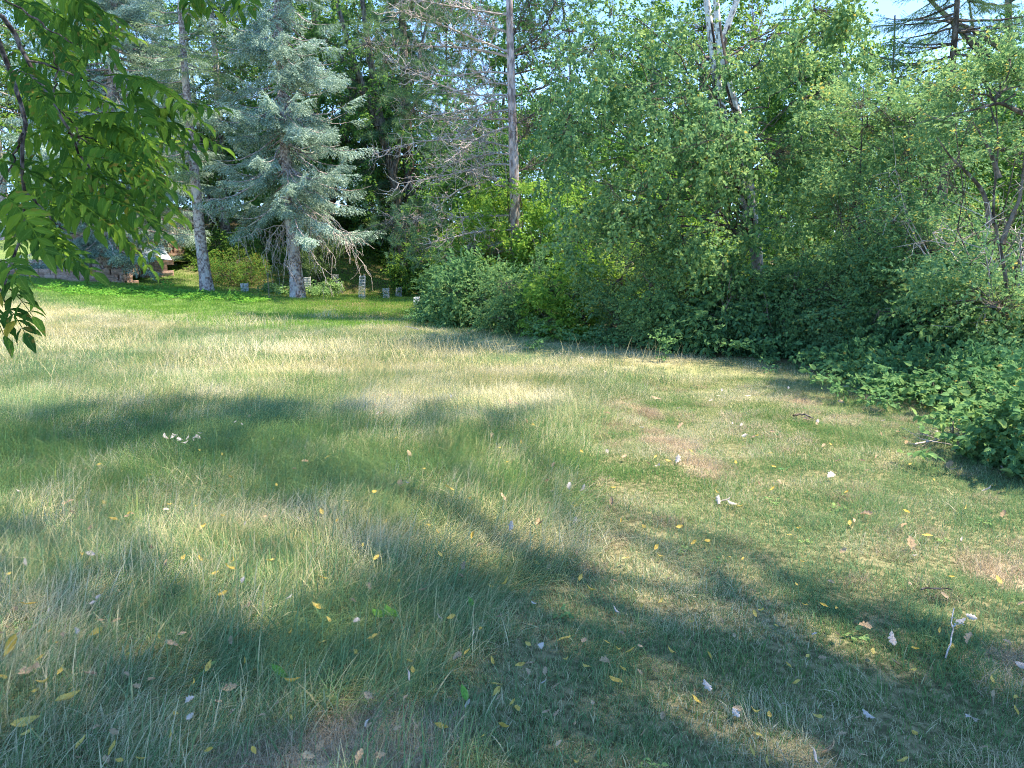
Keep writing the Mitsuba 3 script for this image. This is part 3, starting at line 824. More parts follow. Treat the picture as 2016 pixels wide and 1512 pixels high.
def build_pine():
    rng = np.random.default_rng(9)
    y = 18.5
    tp = rooted(resample(PXPATH([(1026, 650), (1019, 530), (1013, 380), (1010, 260), (1007, 180), (1005, 100), (1003, 0), (1001, -80)], y, at(995, -330, y)), 30))
    key = thing('pine_tree', 'red pine with a tall bare grey trunk and dead grey limbs on its left side', 'tree')
    g = Geo()
    tube(g, tp, .155 * (1 - np.linspace(0, 1, 30) * .72), 14, .10, 3)
    part(key, 'trunk', g.ply('pine_bark', smooth=True))
    dead = [[(1004, 112), (940, 96), (900, 92), (800, 90), (725, 88)], [(1004, 104), (940, 78), (900, 62), (850, 40), (790, 22)], [(1002, 30), (920, 18), (850, 5), (790, -8)],
            [(1006, 146), (970, 137), (900, 150), (850, 150), (760, 118)], [(1006, 186), (930, 190), (860, 165), (780, 125)], [(1007, 186), (950, 205), (900, 222), (850, 226)],
            [(1008, 234), (900, 235), (830, 232), (795, 212)], [(1010, 246), (960, 262), (920, 285), (885, 315)], [(1011, 292), (960, 278), (900, 272), (810, 280), (742, 302)],
            [(1012, 326), (980, 318), (930, 335), (880, 345), (785, 362)], [(1013, 366), (960, 350), (925, 338)], [(1013, 374), (946, 355), (900, 370), (845, 428), (785, 430)],
            [(1014, 424), (950, 425), (880, 430), (800, 436)], [(1016, 470), (960, 485), (930, 492), (892, 508)], [(1014, 452), (940, 455), (880, 470), (850, 478)], [(1016, 490), (960, 500), (935, 516)],
            [(1005, 66), (960, 50), (930, 20), (905, -10)], [(1007, 168), (960, 160), (930, 175), (890, 180)], [(1009, 215), (960, 222), (920, 260), (880, 268)], [(1011, 305), (970, 300), (915, 315), (862, 330)],
            [(1006, 106), (1060, 75), (1080, 40), (1097, -10)], [(1005, 82), (1030, 30), (1052, -10)], [(1007, 148), (1060, 134), (1115, 122)], [(1008, 192), (1060, 176), (1125, 148)],
            [(1010, 246), (1040, 232), (1075, 205)], [(1012, 288), (1035, 262), (1060, 255)], [(1006, 112), (1040, 102), (1080, 86)], [(1013, 340), (1040, 330), (1085, 310)]]
    ends = []
    for j, path in enumerate(dead):
        dy = rng.uniform(-1.6, 1.2)
        p = np.array([at(u, v, y + dy * (abs(u - path[0][0]) / 260)) for u, v in path])
        p = resample(p, 12)
        g = Geo()
        tube(g, p, np.linspace(.036 if j in (0, 1, 20) else .026, .008, 12), 5)
        for i in range(2, 12):
            for k in range(5 if j < 20 else 3):
                d = unit(p[i] - p[i - 1]) * rng.uniform(.1, .8) + rng.normal(0, .55, 3) * [1, 1, .8]
                e = p[i] + unit(d) * rng.uniform(.25, .8)
                q = bend(p[i], e, 5, rng.normal(0, .07), .035, rng)
                tube(g, q, np.linspace(.010, .004, 5), 3)
                if rng.random() < .6:
                    tube(g, bend(q[2], q[2] + unit(rng.normal(0, 1, 3)) * rng.uniform(.1, .35), 4, 0, .02, rng), np.linspace(.006, .003, 4), 3)
        part(key, 'branch', g.ply('dead_twig' if j < 20 else 'dark_bark', smooth=True))
        if j in (0, 1, 2, 3, 4, 6, 16, 20, 21, 22, 23):
            ends.append(p[-1])
            if j < 4:
                ends.append(p[-4])
    P, A = [], []
    for (u, v, yy, s, n) in ((815, 215, 19, .35, 46), (830, 200, 18.6, .3, 30), (770, 170, 19, .25, 16), (785, 20, 19, .5, 40), (860, 20, 19.5, .5, 40), (740, 90, 19, .35, 26), (910, 40, 20, .5, 36), (905, 120, 20, .4, 22),
                             (1060, 30, 19, .5, 40), (1120, 80, 19.5, .5, 36), (1180, 30, 20, .6, 40), (850, 430, 18, .4, 24), (775, 440, 19, .5, 40), (800, 470, 18.5, .5, 44), (850, 500, 18, .5, 30), (700, 60, 21, .6, 40),
                             (790, 120, 20, .5, 30), (860, 270, 20, .6, 40), (930, 290, 20.5, .6, 30)):
        q = at(u, v, yy) + rng.normal(0, s, (n, 3)) * [1, 1, .6]
        P.append(q)
        A.append(rng.normal(0, 1, q.shape) + [0, 0, .25])
    for e in ends:
        q = e + rng.normal(0, .16, (7, 3))
        P.append(q)
        A.append(rng.normal(0, 1, q.shape) + [-.5, 0, .2])
    q = tp[-1] + rng.normal(0, 1, (130, 3)) * [1.2, 1.2, 1.2]
    P.append(q)
    A.append(rng.normal(0, 1, q.shape) + [0, 0, .4])
    P, A = np.vstack(P), np.vstack(A)
    g = Geo()
    allb = np.vstack([resample(np.array([at(u, v, y) for u, v in path]), 12) for path in dead])
    _, idx = cKDTree(allb).query(P)
    for a, b in zip(allb[idx], P):
        if np.linalg.norm(a - b) < 1.5:
            tube(g, bend(a, b, 4, -.03, .03, rng), np.linspace(.009, .004, 4), 3)
    part(key, 'twigs', g.ply('dark_bark'), kind='stuff')
    place(f'{key}__crown', PINE, P, A, rng.normal(0, 1, P.shape), rng.uniform(.8, 1.3, len(P)), rng)
    # creeper wrapped round its foot
    b = at(1022, 430, y - .2)
    vk = thing('climbing_creeper', 'leafy green creeper climbing the foot of the bare pine trunk', 'creeper')
    g = Geo()
    for k in range(5):
        s = np.linspace(0, 1, 24)
        z = height(b[0], y) + s * (at(1016, 350, y)[2] - height(b[0], y))
        c = np.stack([np.interp(z, tp[:, 2], tp[:, i]) for i in (0, 1)], -1)
        a = k * 1.3 + s * 5
        tube(g, np.stack([c[:, 0] + .17 * np.cos(a), c[:, 1] + .17 * np.sin(a), z], -1), .012, 4)
    part(vk, 'stem', g.ply('dark_bark'))
    z = rng.uniform(.4, at(1016, 350, y)[2], 260)
    a = rng.uniform(0, 2 * np.pi, 260)
    rr = .2 + .5 * np.abs(rng.normal(0, 1, 260)) * (.5 + nnoise(np.stack([z * 1.5, a, 0 * a], -1)))
    P = np.stack([np.interp(z, tp[:, 2], tp[:, 0]) + rr * np.cos(a), y + rr * np.sin(a), z], -1)
    place(f'{vk}__leaves', BRIGHT, P, np.stack([np.cos(a), np.sin(a), 0 * a - .4], -1), np.array([0, 0, 1.0]) + rng.normal(0, .5, P.shape), rng.uniform(.7, 1.1, 260), rng)
    # the second pine and the leaning dark tree behind
    y = 30.0
    tp = rooted(resample(PXPATH([(822, 560), (815, 470), (808, 380), (800, 250), (795, 100), (790, 0)], y, at(785, -300, y)), 20))
    conifer('dark_pine', 'dark pine with a thick trunk behind the dead pine limbs', tp[0, 0], y, tp[-1, 2] - tp[0, 2], .3, (0, 0), ramp((0, 2.0), (.3, 2.6), (.7, 2.2), (1, .6)), 2.2, PINE, .4, 5, .05, -.1, 210, 'dark_bark', (1.3, 2.0), .16, trunk=tp, nrand=1.2)
    y = 29.0
    t1 = rooted(resample(PXPATH([(797, 560), (790, 430), (775, 340), (745, 240), (705, 150), (680, 60), (655, -20)], y, at(620, -150, y)), 16))
    t2 = resample(PXPATH([(748, 250), (735, 150), (720, 60), (712, 0)], y, at(700, -160, y)), 9)
    t3 = resample(PXPATH([(775, 340), (800, 200), (830, 100), (850, 0)], y, at(880, -150, y)), 9)
    base = t1[0]
    broadleaf('leaning_tree', 'dark leafy tree whose trunks lean up to the left beside the middle spruce', 'tree', base[0], y, 9, .22,
              rel(ground_pt(base[0], y), [E(700, 120, y, 75, 115, 1.6, .5), E(730, 300, y, 60, 130, 1.6, .6), E(660, 60, y + 1, 80, 80, 1.5, .5), E(760, 200, y, 60, 90, 1.4, .4)]), 330, FOREST, (.55, .9), 'dark_bark', seed=211, trunks=[t1, t2, t3], gap=.44, freq=.9)


build_pine()


def build_birch():
    y = 13.5
    top = lambda u, v: at(u, v, y)
    s1 = rooted(resample(PXPATH([(1500, 715), (1494, 600), (1492, 500), (1476, 436), (1459, 337), (1432, 274), (1418, 218), (1403, 90), (1390, 0), (1375, -200)], y, top(1350, -420)), 30))
    s2 = resample(PXPATH([(1488, 480), (1478, 400), (1466, 265), (1436, 180), (1416, 90), (1408, 0), (1404, -200)], y - .1, top(1400, -420)), 22)
    s3 = resample(PXPATH([(1417, 110), (1432, 43), (1452, 0), (1510, -150)], y + .25, top(1540, -360)), 14)
    ells = [E(1200, 150, 13.3, 130, 140, 1.5, 1.0), E(1310, 290, 12.6, 190, 130, 1.3, 1.2), E(1560, 160, 13.2, 120, 170, 1.4, 1.0), E(1540, 360, 12.6, 115, 110, 1.2, .8), E(1290, 110, 14.2, 120, 70, 1.5, .35),
            E(1110, 270, 13.6, 60, 130, 1.1, .45), E(1240, 420, 13.0, 150, 70, 1.2, .7), E(1390, 470, 12.3, 90, 60, 1.0, .25), E(1440, 270, 12.4, 90, 110, 1.0, .4), E(1630, 60, 13.4, 60, 120, 1.0, .5), E(1120, 470, 13.6, 60, 60, 1.0, .2),
            E(1400, -260, 13.5, 240, 170, 2.0, .8), E(1330, 60, 13.8, 60, 60, .8, .05), E(1430, 165, 12.7, 75, 60, .5, .3), E(1400, 230, 12.7, 60, 60, .5, .2), E(1440, 50, 12.8, 50, 50, .5, .08)]
    both = np.vstack([s1, s2])

    def bare(p):
        """Leaves out sprays hanging close before the lower stems, which show there."""
        d = np.abs(p[:, None, 0] - both[None, :, 0]) + 1.5 * np.abs(p[:, None, 2] - both[None, :, 2])
        z = p[:, 2]
        return ~((d.min(1) < .34) & (p[:, 1] < 13.45) & (((z > 2.6) & (z < 4.5)) | ((z > 4.9) & (z < 5.4))))

    broadleaf('birch_tree', 'white birch with hanging leafy twigs and pale stems forking at the top', 'tree', s1[0, 0], y, 9, .125, rel(ground_pt(s1[0, 0], y), ells), 1250, BIRCH, (.75, 1.15), 'birch_bark',
              seed=300, hang=.75, limbs=70, gap=.50, shell=.6, freq=1.2, trunks=[s1, s2, s3], sides=10, twig=.005, limb_bark='dark_bark', keep=bare, limb_r=.13)
    rng = np.random.default_rng(301)
    for pts, r in (([(1470, 380), (1440, 355), (1400, 352), (1350, 365), (1290, 420), (1225, 460), (1195, 480)], .026), ([(1350, 365), (1310, 395), (1270, 440), (1240, 500)], .014), ([(1478, 440), (1420, 470), (1340, 478), (1260, 500), (1230, 530)], .016),
                   ([(1464, 275), (1500, 278), (1512, 272), (1560, 290)], .018), ([(1420, 205), (1450, 240), (1480, 290), (1520, 310)], .014), ([(1436, 300), (1410, 300), (1360, 330), (1300, 340)], .014), ([(1478, 462), (1445, 460), (1432, 466)], .02)):
        q = resample(np.array([at(u, v, 13.4 - .9 * i / len(pts)) for i, (u, v) in enumerate(pts)]), 14)
        g = Geo()
        tube(g, q, r * (1 - .75 * np.linspace(0, 1, 14)), 6)
        for i in range(4, 14):
            for k in range(2):
                tube(g, bend(q[i], q[i] + unit(q[i] - q[i - 1] + rng.normal(0, .7, 3)) * rng.uniform(.2, .6), 4, -.03, .03, rng), np.linspace(.006, .003, 4), 3)
        part('birch_tree', 'branch', g.ply('dark_bark', smooth=True))


build_birch()


def build_right_trees():
    y = 23.0
    tp = rooted(resample(PXPATH([(1960, 640), (1970, 400), (1985, 170), (1987, 80), (1985, 0)], y, at(1980, -250, y)), 16))
    l1 = resample(PXPATH([(1975, 150), (1930, 100), (1890, 55), (1850, 20), (1810, -20)], y), 9)
    l2 = resample(PXPATH([(1985, 100), (1940, 75), (1895, 45), (1840, 40)], y - .5), 9)
    l3 = resample(PXPATH([(1972, 250), (1930, 130), (1915, 60), (1905, -20)], y + .4), 9)
    broadleaf('big_old_tree', 'thick old tree with bare crooked limbs at the top right corner', 'tree', tp[0, 0], y, 9, .24, rel(ground_pt(tp[0, 0], y), [E(2010, 20, y, 90, 90, 1.5, 1), E(1960, -90, y, 160, 60, 2, .7)]),
              90, FOREST, (.5, .8), 'dark_bark', seed=310, trunks=[tp, l1, l2, l3], limbs=8, gap=.46, freq=1.0, sides=9)
    y = 17.0
    d1 = rooted(resample(PXPATH([(1720, 640), (1735, 400), (1752, 200), (1761, 120), (1762, 30)], y), 14))
    d2 = resample(PXPATH([(1760, 118), (1720, 112), (1700, 98), (1680, 74), (1668, 72)], y), 8)
    d3 = resample(PXPATH([(1748, 230), (1700, 190), (1680, 165), (1664, 140), (1652, 108)], y), 8)
    d4 = resample(PXPATH([(1758, 60), (1745, 62), (1738, 72)], y), 4)
    d5 = resample(PXPATH([(1760, 118), (1810, 118), (1850, 122)], y + .3), 6)
    k = thing('dead_snag', 'thin dead broken snag poking up into the open sky left of the dark spruce', 'tree')
    for i, (p, r, n) in enumerate(((d1, .055, 'trunk'), (d2, .022, 'branch'), (d3, .026, 'branch'), (d4, .012, 'branch'), (d5, .016, 'branch'))):
        g = Geo()
        tube(g, p, r * (1 - .7 * np.linspace(0, 1, len(p))), 7)
        part(k, n, g.ply('dark_bark', smooth=True))
    # saplings of the thicket
    sap = [  # u_base, depth, list of stems (pixel paths), crown ellipsoids, label, n
        (1690, 11.5, [[(1700, 690), (1694, 560), (1690, 420), (1697, 260), (1700, 170)], [(1735, 690), (1718, 520), (1700, 420), (1688, 330)], [(1740, 690), (1745, 470), (1732, 420), (1760, 380), (1790, 330)]],
         [E(1700, 260, 11.5, 80, 90, .9, 1), E(1740, 360, 11.3, 100, 90, .9, 1), E(1660, 400, 11.2, 70, 80, .8, .8), E(1720, 500, 11, 110, 60, .8, .8), E(1650, 250, 12, 50, 70, .8, .3)], 'light green sapling with thin forking stems just right of the birch', 430),
        (1800, 10.6, [[(1812, 700), (1805, 520), (1785, 380), (1790, 240)], [(1830, 700), (1822, 480), (1812, 420), (1840, 300)]],
         [E(1800, 230, 10.8, 80, 70, .8, .9), E(1830, 350, 10.4, 80, 80, .8, .8), E(1770, 440, 10.5, 80, 70, .8, .8), E(1830, 520, 10.2, 90, 60, .8, .8)], 'light green sapling in front of the dark spruce trunk', 380),
        (1930, 8.6, [[(1985, 760), (1984, 560), (1972, 480), (1950, 440), (1945, 400), (1966, 350), (1968, 280), (1960, 200)], [(1950, 440), (1940, 380), (1905, 340), (1870, 310), (1845, 270)],
                     [(1972, 480), (1990, 430), (2010, 390), (2016, 300)], [(1966, 350), (1955, 310), (1935, 270), (1915, 240)], [(2030, 230), (1995, 215), (1970, 200), (1935, 212), (1890, 222)]],
         [E(1985, 160, 8.8, 90, 50, .6, .7), E(1960, 260, 8.6, 100, 60, .6, .45), E(1900, 190, 9, 70, 50, .6, .4), E(1900, 560, 8.4, 90, 60, .6, .5), E(1990, 600, 8.2, 70, 50, .5, .5)], 'crooked dark stemmed sapling with yellowish leaves near the right edge', 260)]
    for i, (u, yy, stems, ells, lab, n) in enumerate(sap):
        ts = [resample(np.array([at(a, b, yy) for a, b in st]), 14) for st in stems]
        for t, st in zip(ts, stems):
            if st[0][1] > 650:
                t[0, 2] = float(height(t[0, 0], t[0, 1])) - .1
        broadleaf('sapling', lab, 'tree', ts[0][0, 0], yy, 3, .032, rel(ground_pt(ts[0][0, 0], yy), ells), n, SAPLING, (.7, 1.1), 'dark_bark', seed=320 + i, trunks=ts, gap=.40, shell=.7, freq=1.6, hang=.0, limbs=14, twig=.005, group='thicket saplings')
    # bare thin brush among them
    rng = np.random.default_rng(33)
    for i, (u, v, yy) in enumerate(((1880, 690, 9.5), (1960, 700, 8.8), (1780, 690, 11), (2000, 680, 10), (1920, 680, 10.5))):
        p0 = at(u, v, yy)
        p0[2] = height(p0[0], p0[1])
        k = thing('bare_brush', ('leafless grey brush under the crooked sapling', 'leafless grey brush right of the crooked sapling', 'thin bare brush below the light green saplings', 'thin bare brush at the right edge behind the brambles',
                                 'thin bare brush left of the crooked sapling')[i], 'bush', 'bare brush in the thicket')
        for s in range(5):
            g = Geo()
            e = p0 + np.array([rng.normal(0, .8), rng.normal(0, .5), rng.uniform(1.5, 3.2)])
            p = bend(p0 + rng.normal(0, .1, 3) * [1, 1, 0], e, 8, -.2, .05, rng)
            tube(g, p, np.linspace(.013, .005, 8), 4)
            for j in range(2, 8):
                for q in range(3):
                    tube(g, bend(p[j], p[j] + unit(rng.normal(0, 1, 3) + [0, 0, .4]) * rng.uniform(.25, .8), 4, .03, .04, rng), np.linspace(.006, .003, 4), 3)
            part(k, 'stem', g.ply('dead_twig' if s % 2 else 'dark_bark'))


build_right_trees()


# ---------------------------------------------------------------- hedge, bushes, brambles
def bush(name, label, cat, u, v, y, hw, top, n, sprays, scale, seed, group=None, bark='dark_bark', gap=.36, stems=5, hang=.1, shell=.5, ry=None, freq=1.6, sub='leaves'):
    base = at(u, v, y)
    g = ground_pt(base[0], y)
    k = y / FPX
    hgt = at(u, top, y)[2] - g[2]
    hwm = hw * k
    ry = hwm * .85 if ry is None else ry
    ells = [(0, 0, hgt * .5, hwm, ry, hgt * .5, 1.0), (-hwm * .45, -ry * .3, hgt * .36, hwm * .6, ry * .7, hgt * .4, .6), (hwm * .45, -ry * .3, hgt * .42, hwm * .6, ry * .7, hgt * .45, .6), (0, -ry * .5, hgt * .2, hwm * .8, ry * .6, hgt * .24, .5)]
    return broadleaf(name, label, cat, g[0], g[1], hgt * .8, .03, ells, n, sprays, scale, bark, (0, 0), group, seed, hang, 8, gap, shell, freq, stems, 5, twig=.005, sub=sub)


def build_bushes():
    hedge = [(885, 636, 17.6, 48, 530), (945, 650, 16.4, 80, 510), (1040, 662, 15.2, 95, 505), (1140, 672, 14.4, 95, 500), (1240, 682, 13.6, 95, 470), (1330, 695, 12.7, 95, 480), (1420, 705, 12.1, 95, 470),
             (1520, 714, 11.9, 80, 530), (1590, 705, 11.4, 85, 470), (1680, 690, 11.0, 95, 500), (1780, 690, 10.2, 95, 500), (1880, 690, 9.6, 95, 520), (1985, 690, 9.0, 95, 520)]
    pos = ['at the hedge end beside the grassy lane', 'second from the lane in the dark hedge', 'at the foot of the pine in the dark hedge', 'right of the pine in the dark hedge', 'under the left birch boughs', 'under the middle birch boughs',
           'left of the white birch foot', 'at the white birch foot', 'right of the white birch foot', 'below the first light sapling', 'between the two light saplings', 'below the crooked sapling', 'at the right edge of the thicket']
    for i, (u, v, y, hw, top) in enumerate(hedge):
        bush('hedge_shrub', f'dense dark green shrub {pos[i]}', 'shrub', u, v, y, hw, top, (420, 300, 420, 240, 380)[i % 5], (SHRUB, DEEP, SHRUB, BRIGHT, SAPLING)[i % 5] if i not in (0, 5, 8) else SHRUB, (.7, 1.15), 400 + i, 'shrubs of the dark hedge', gap=.40, freq=2.0)
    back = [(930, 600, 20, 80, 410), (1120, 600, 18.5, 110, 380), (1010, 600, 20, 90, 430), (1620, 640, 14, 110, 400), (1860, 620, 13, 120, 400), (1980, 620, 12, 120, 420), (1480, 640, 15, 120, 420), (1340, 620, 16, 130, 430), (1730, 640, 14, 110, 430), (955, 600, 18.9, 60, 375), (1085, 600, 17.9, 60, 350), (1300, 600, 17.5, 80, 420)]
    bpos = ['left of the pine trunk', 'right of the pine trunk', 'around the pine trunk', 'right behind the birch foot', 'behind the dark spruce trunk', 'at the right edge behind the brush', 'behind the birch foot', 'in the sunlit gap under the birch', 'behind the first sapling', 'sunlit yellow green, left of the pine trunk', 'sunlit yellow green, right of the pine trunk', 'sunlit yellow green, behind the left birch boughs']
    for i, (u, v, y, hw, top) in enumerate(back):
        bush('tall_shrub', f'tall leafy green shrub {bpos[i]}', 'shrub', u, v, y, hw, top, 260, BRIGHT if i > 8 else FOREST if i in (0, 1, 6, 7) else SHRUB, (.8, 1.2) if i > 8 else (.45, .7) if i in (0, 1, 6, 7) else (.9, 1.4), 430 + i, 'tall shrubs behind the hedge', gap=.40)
    bush('round_bush', 'round green bush with orange tinged top beside the slender spruce', 'shrub', 472, 560, 26.8, 50, 497, 300, BARBERRY, (.7, 1.0), 450, gap=.3, shell=.35)
    bush('maple_sapling', 'small bright green leafy sapling in front of the dark gap beyond the tree guards', 'sapling', 765, 555, 33, 36, 505, 110, FOREST, (.4, .6), 451, gap=.42)
    bush('small_shrub', 'small light green shrub right of the juniper', 'shrub', 640, 575, 26.5, 28, 548, 60, WEED, (1.2, 2.0), 452)
    bush('slope_shrub', 'pale leafy shrub on the bank behind the slender spruce trunk', 'shrub', 440, 540, 29, 55, 440, 180, FOREST, (.4, .7), 453, 'shrubs on the bank')
    bush('slope_shrub', 'leafy shrub on the bank left of the slender spruce trunk', 'shrub', 360, 535, 29.5, 40, 470, 120, FOREST, (.4, .6), 454, 'shrubs on the bank')
    bush('slope_shrub', 'low bluish shrub on the bank right of the round bush', 'shrub', 520, 540, 30, 40, 490, 130, FOREST, (.4, .6), 455, 'shrubs on the bank')
    for i, (u, v, y, hw, top) in enumerate(((700, 545, 37, 80, 420), (775, 550, 34.5, 60, 420), (590, 530, 35, 70, 400), (640, 540, 38, 80, 420), (822, 575, 27.5, 38, 470))):
        bush('far_shrub', ('dark shrub closing the gap right of the middle spruce', 'dark shrub at the end of the grassy lane', 'dark shrub behind the middle spruce trunk', 'dark shrub behind the juniper', 'dark shrub before the thick pine trunk by the tree guards')[i], 'shrub', u, v, y, hw, top, 240, FOREST, (.6, .9), 456 + i, 'dark shrubs at the back of the lawn', gap=.3)
    # bramble bank at the right
    br = [(1690, 735, 9.9, 50, 700), (1755, 750, 9.3, 62, 708), (1840, 775, 8.4, 70, 718), (1910, 800, 7.7, 75, 722), (1985, 830, 7.0, 80, 735), (2060, 850, 6.4, 85, 735), (2010, 900, 5.6, 60, 810), (2075, 915, 5.3, 70, 770)]
    bp = ['nearest the birch', 'second from the birch', 'in the middle of the bank', 'behind the fallen branch', 'right of the fallen branch', 'at the right edge', 'lowest and nearest at the right edge', 'cut off by the right edge']
    for i, (u, v, y, hw, top) in enumerate(br):
        bush('bramble', f'leafy green bramble {bp[i]}', 'bramble', u, v, y, hw, top, 150, BRAMBLE, (.65, 1.1), 470 + i, 'brambles at the lawn edge', gap=.44, shell=.6, ry=hw * y / FPX * .9, freq=2.6)
    # weeds along the edge of the wood
    rng = np.random.default_rng(12)
    y = rng.uniform(4.6, 17, 900)
    x = hedge_x(y) + rng.normal(.1, .3, 900) - .1
    ok = (nfbm(np.stack([x * 1.2, y * 1.2, 0 * x], -1), 2) > .44) & ((y < 9.5) | (rng.random(900) < .45))
    x, y = x[ok], y[ok]
    P = np.stack([x, y, height(x, y) + rng.uniform(.02, .3, len(x))], -1)
    place('edge_weeds', WEED, P, rng.normal(0, 1, P.shape) * [1, 1, .2] + [0, 0, .3], np.array([0, 0, 1.0]) + rng.normal(0, .3, P.shape), rng.uniform(.8, 1.7, len(P)), rng)
    labels['edge_weeds'] = {'label': 'low leafy weeds along the foot of the hedge and brambles', 'category': 'weeds', 'kind': 'stuff'}
    u = rng.uniform(110, 520, 420)
    P = []
    for a in u:
        t = (a - 110) / 410
        q = at(a, 575 + 22 * t + rng.normal(0, 6), 21.5 + 1.2 * rng.random())
        P.append(ground_pt(q[0], q[1] + rng.normal(0, .4), .05))
    P = np.array(P)
    place('ground_cover', COVER, P, rng.normal(0, 1, P.shape) * [1, 1, .2], np.array([0, 0, 1.0]) + rng.normal(0, .25, P.shape), rng.uniform(.9, 1.6, len(P)), rng)
    # bank cover behind the round bush
    P = []
    for _ in range(700):
        q = ground_pt(rng.uniform(-17, -9.6), rng.uniform(27.2, 34), .08)
        P.append(q)
    P = np.array(P)
    place('bank_undergrowth', FOREST, P, rng.normal(0, 1, P.shape) * [1, 1, .3] + [0, 0, .2], np.array([0, 0, 1.0]) + rng.normal(0, .3, P.shape), rng.uniform(.4, .8, len(P)), rng)
    labels['ground_cover'] = {'label': 'bright green leafy ground cover in a strip below the stone walls', 'category': 'ground cover', 'kind': 'stuff'}
    labels['bank_undergrowth'] = {'label': 'low leafy undergrowth on the bank behind the spruces', 'category': 'undergrowth', 'kind': 'stuff'}
    for i, (u, v) in enumerate(((545, 578), (565, 582), (610, 583), (638, 584), (655, 578), (530, 576))):
        p = on_ground(u, v)
        k = thing('border_plant', ('leafy plant left of the middle spruce trunk', 'leafy plant touching the left of the middle spruce trunk', 'leafy plant touching the right of the middle spruce trunk', 'low leafy plant two steps right of the middle spruce trunk',
                                   'yellowish leafy plant right of the middle spruce', 'leafy plant at the foot of the dark metal post')[i], 'plant', 'plants round the foot of the middle spruce')
        n = 16
        P = p + rng.normal(0, .22, (n, 3)) * [1, 1, 0] + [0, 0, .1]
        place(f'{k}__leaves', WEED, P, rng.normal(0, 1, P.shape) * [1, 1, .3] + [0, 0, .6], np.array([0, 0, 1.0]) + rng.normal(0, .3, P.shape), rng.uniform(1.2, 2.0, n), rng)
    for i, (u, v, top) in enumerate(((1308, 712, 660), (1090, 668, 622), (1050, 695, 668))):
        p = on_ground(u, v)
        yy = p[1]
        k = thing('young_weed', ('single upright pale weed in front of the hedge', 'leafy weed clump before the hedge below the pine', 'small low weed out in the lawn before the pine')[i], 'weed')
        hgt = at(u, top, yy)[2] - p[2]
        g = Geo()
        tube(g, bend(p, p + [0.03, 0, hgt], 5, 0, .01, rng), np.linspace(.006, .003, 5), 4)
        part(k, 'stem', g.ply('bramble_leaf'))
        n = (14, 40, 10)[i]
        P = p + np.stack([rng.normal(0, .05 + .2 * (i == 1), n), rng.normal(0, .05 + .1 * (i == 1), n), rng.uniform(.1, 1, n) * hgt], -1)
        place(f'{k}__leaves', WEED, P, rng.normal(0, 1, P.shape) * [1, 1, .3], np.array([0, 0, 1.0]) + rng.normal(0, .3, P.shape), rng.uniform(.6, 1.1, n), rng)


build_bushes()


# ---------------------------------------------------------------- stone walls, guards, post
def stone(seed):
    """One split-face block, 0.40 x 0.26 x 0.19 m, its rough face towards -y."""
    rng = np.random.default_rng(seed)
    L, D, H = .395, .26, .185
    nx, nz = 4, 3
    xs, zs = np.linspace(-L / 2, L / 2, nx), np.linspace(0, H, nz)
    fr = np.array([[x, -D / 2 - (.035 * rng.uniform(.3, 1.2) if 0 < i < nx - 1 and 0 < j < nz - 1 else rng.uniform(0, .012)), z] for j, z in enumerate(zs) for i, x in enumerate(xs)])
    bk = np.array([[x, D / 2, z] for z in (0, H) for x in (-L / 2, L / 2)])
    v = np.vstack([fr, bk])
    f = []
    for j in range(nz - 1):
        for i in range(nx - 1):
            a = j * nx + i
            f += [[a, a + 1, a + nx + 1], [a, a + nx + 1, a + nx]]
    n = nx * nz
    tl, tr, bl, brr = n + 2, n + 3, n, n + 1
    for i in range(nx - 1):
        a = (nz - 1) * nx + i
        f += [[a, a + 1, tl]]
        f += [[i + 1, i, bl]]
    f += [[nz * nx - 1, tr, tl], [nx - 1, bl, brr]]
    for j in range(nz - 1):
        f += [[j * nx, (j + 1) * nx, tl], [(j + 1) * nx - 1, brr, (j + 2) * nx - 1]]
    f += [[0, tl, bl], [nz * nx - 1, brr, tr], [bl, tl, tr], [bl, tr, brr]]
    return mikit.ply((v, np.array(f)), 'wall_stone')


STONES = [stone(s) for s in range(500, 506)]


def stone_wall(label, path, z, courses, group=None, n_max=150):
    k = thing('stone_wall', label, 'wall', group)
    p = np.asarray(path, float)
    s = np.r_[0, np.cumsum(np.linalg.norm(np.diff(p, axis=0), axis=1))]
    rng = np.random.default_rng(len(label))
    for c in range(courses):
        d = .2 if c % 2 == 0 else .4
        while d < s[-1] - .1:
            q = np.array([np.interp(d, s, p[:, i]) for i in (0, 1)])
            e = np.array([np.interp(min(d + .05, s[-1]), s, p[:, i]) - np.interp(max(d - .05, 0), s, p[:, i]) for i in (0, 1)])
            ang = math.degrees(math.atan2(e[1], e[0]))
            part(k, 'stone', {**STONES[rng.integers(6)], 'to_world': T().translate([q[0] + rng.normal(0, .006), q[1] + c * .02 + rng.normal(0, .006), z + c * .19]).rotate([0, 0, 1], ang + rng.normal(0, 1.2))})
            d += .405
    return k


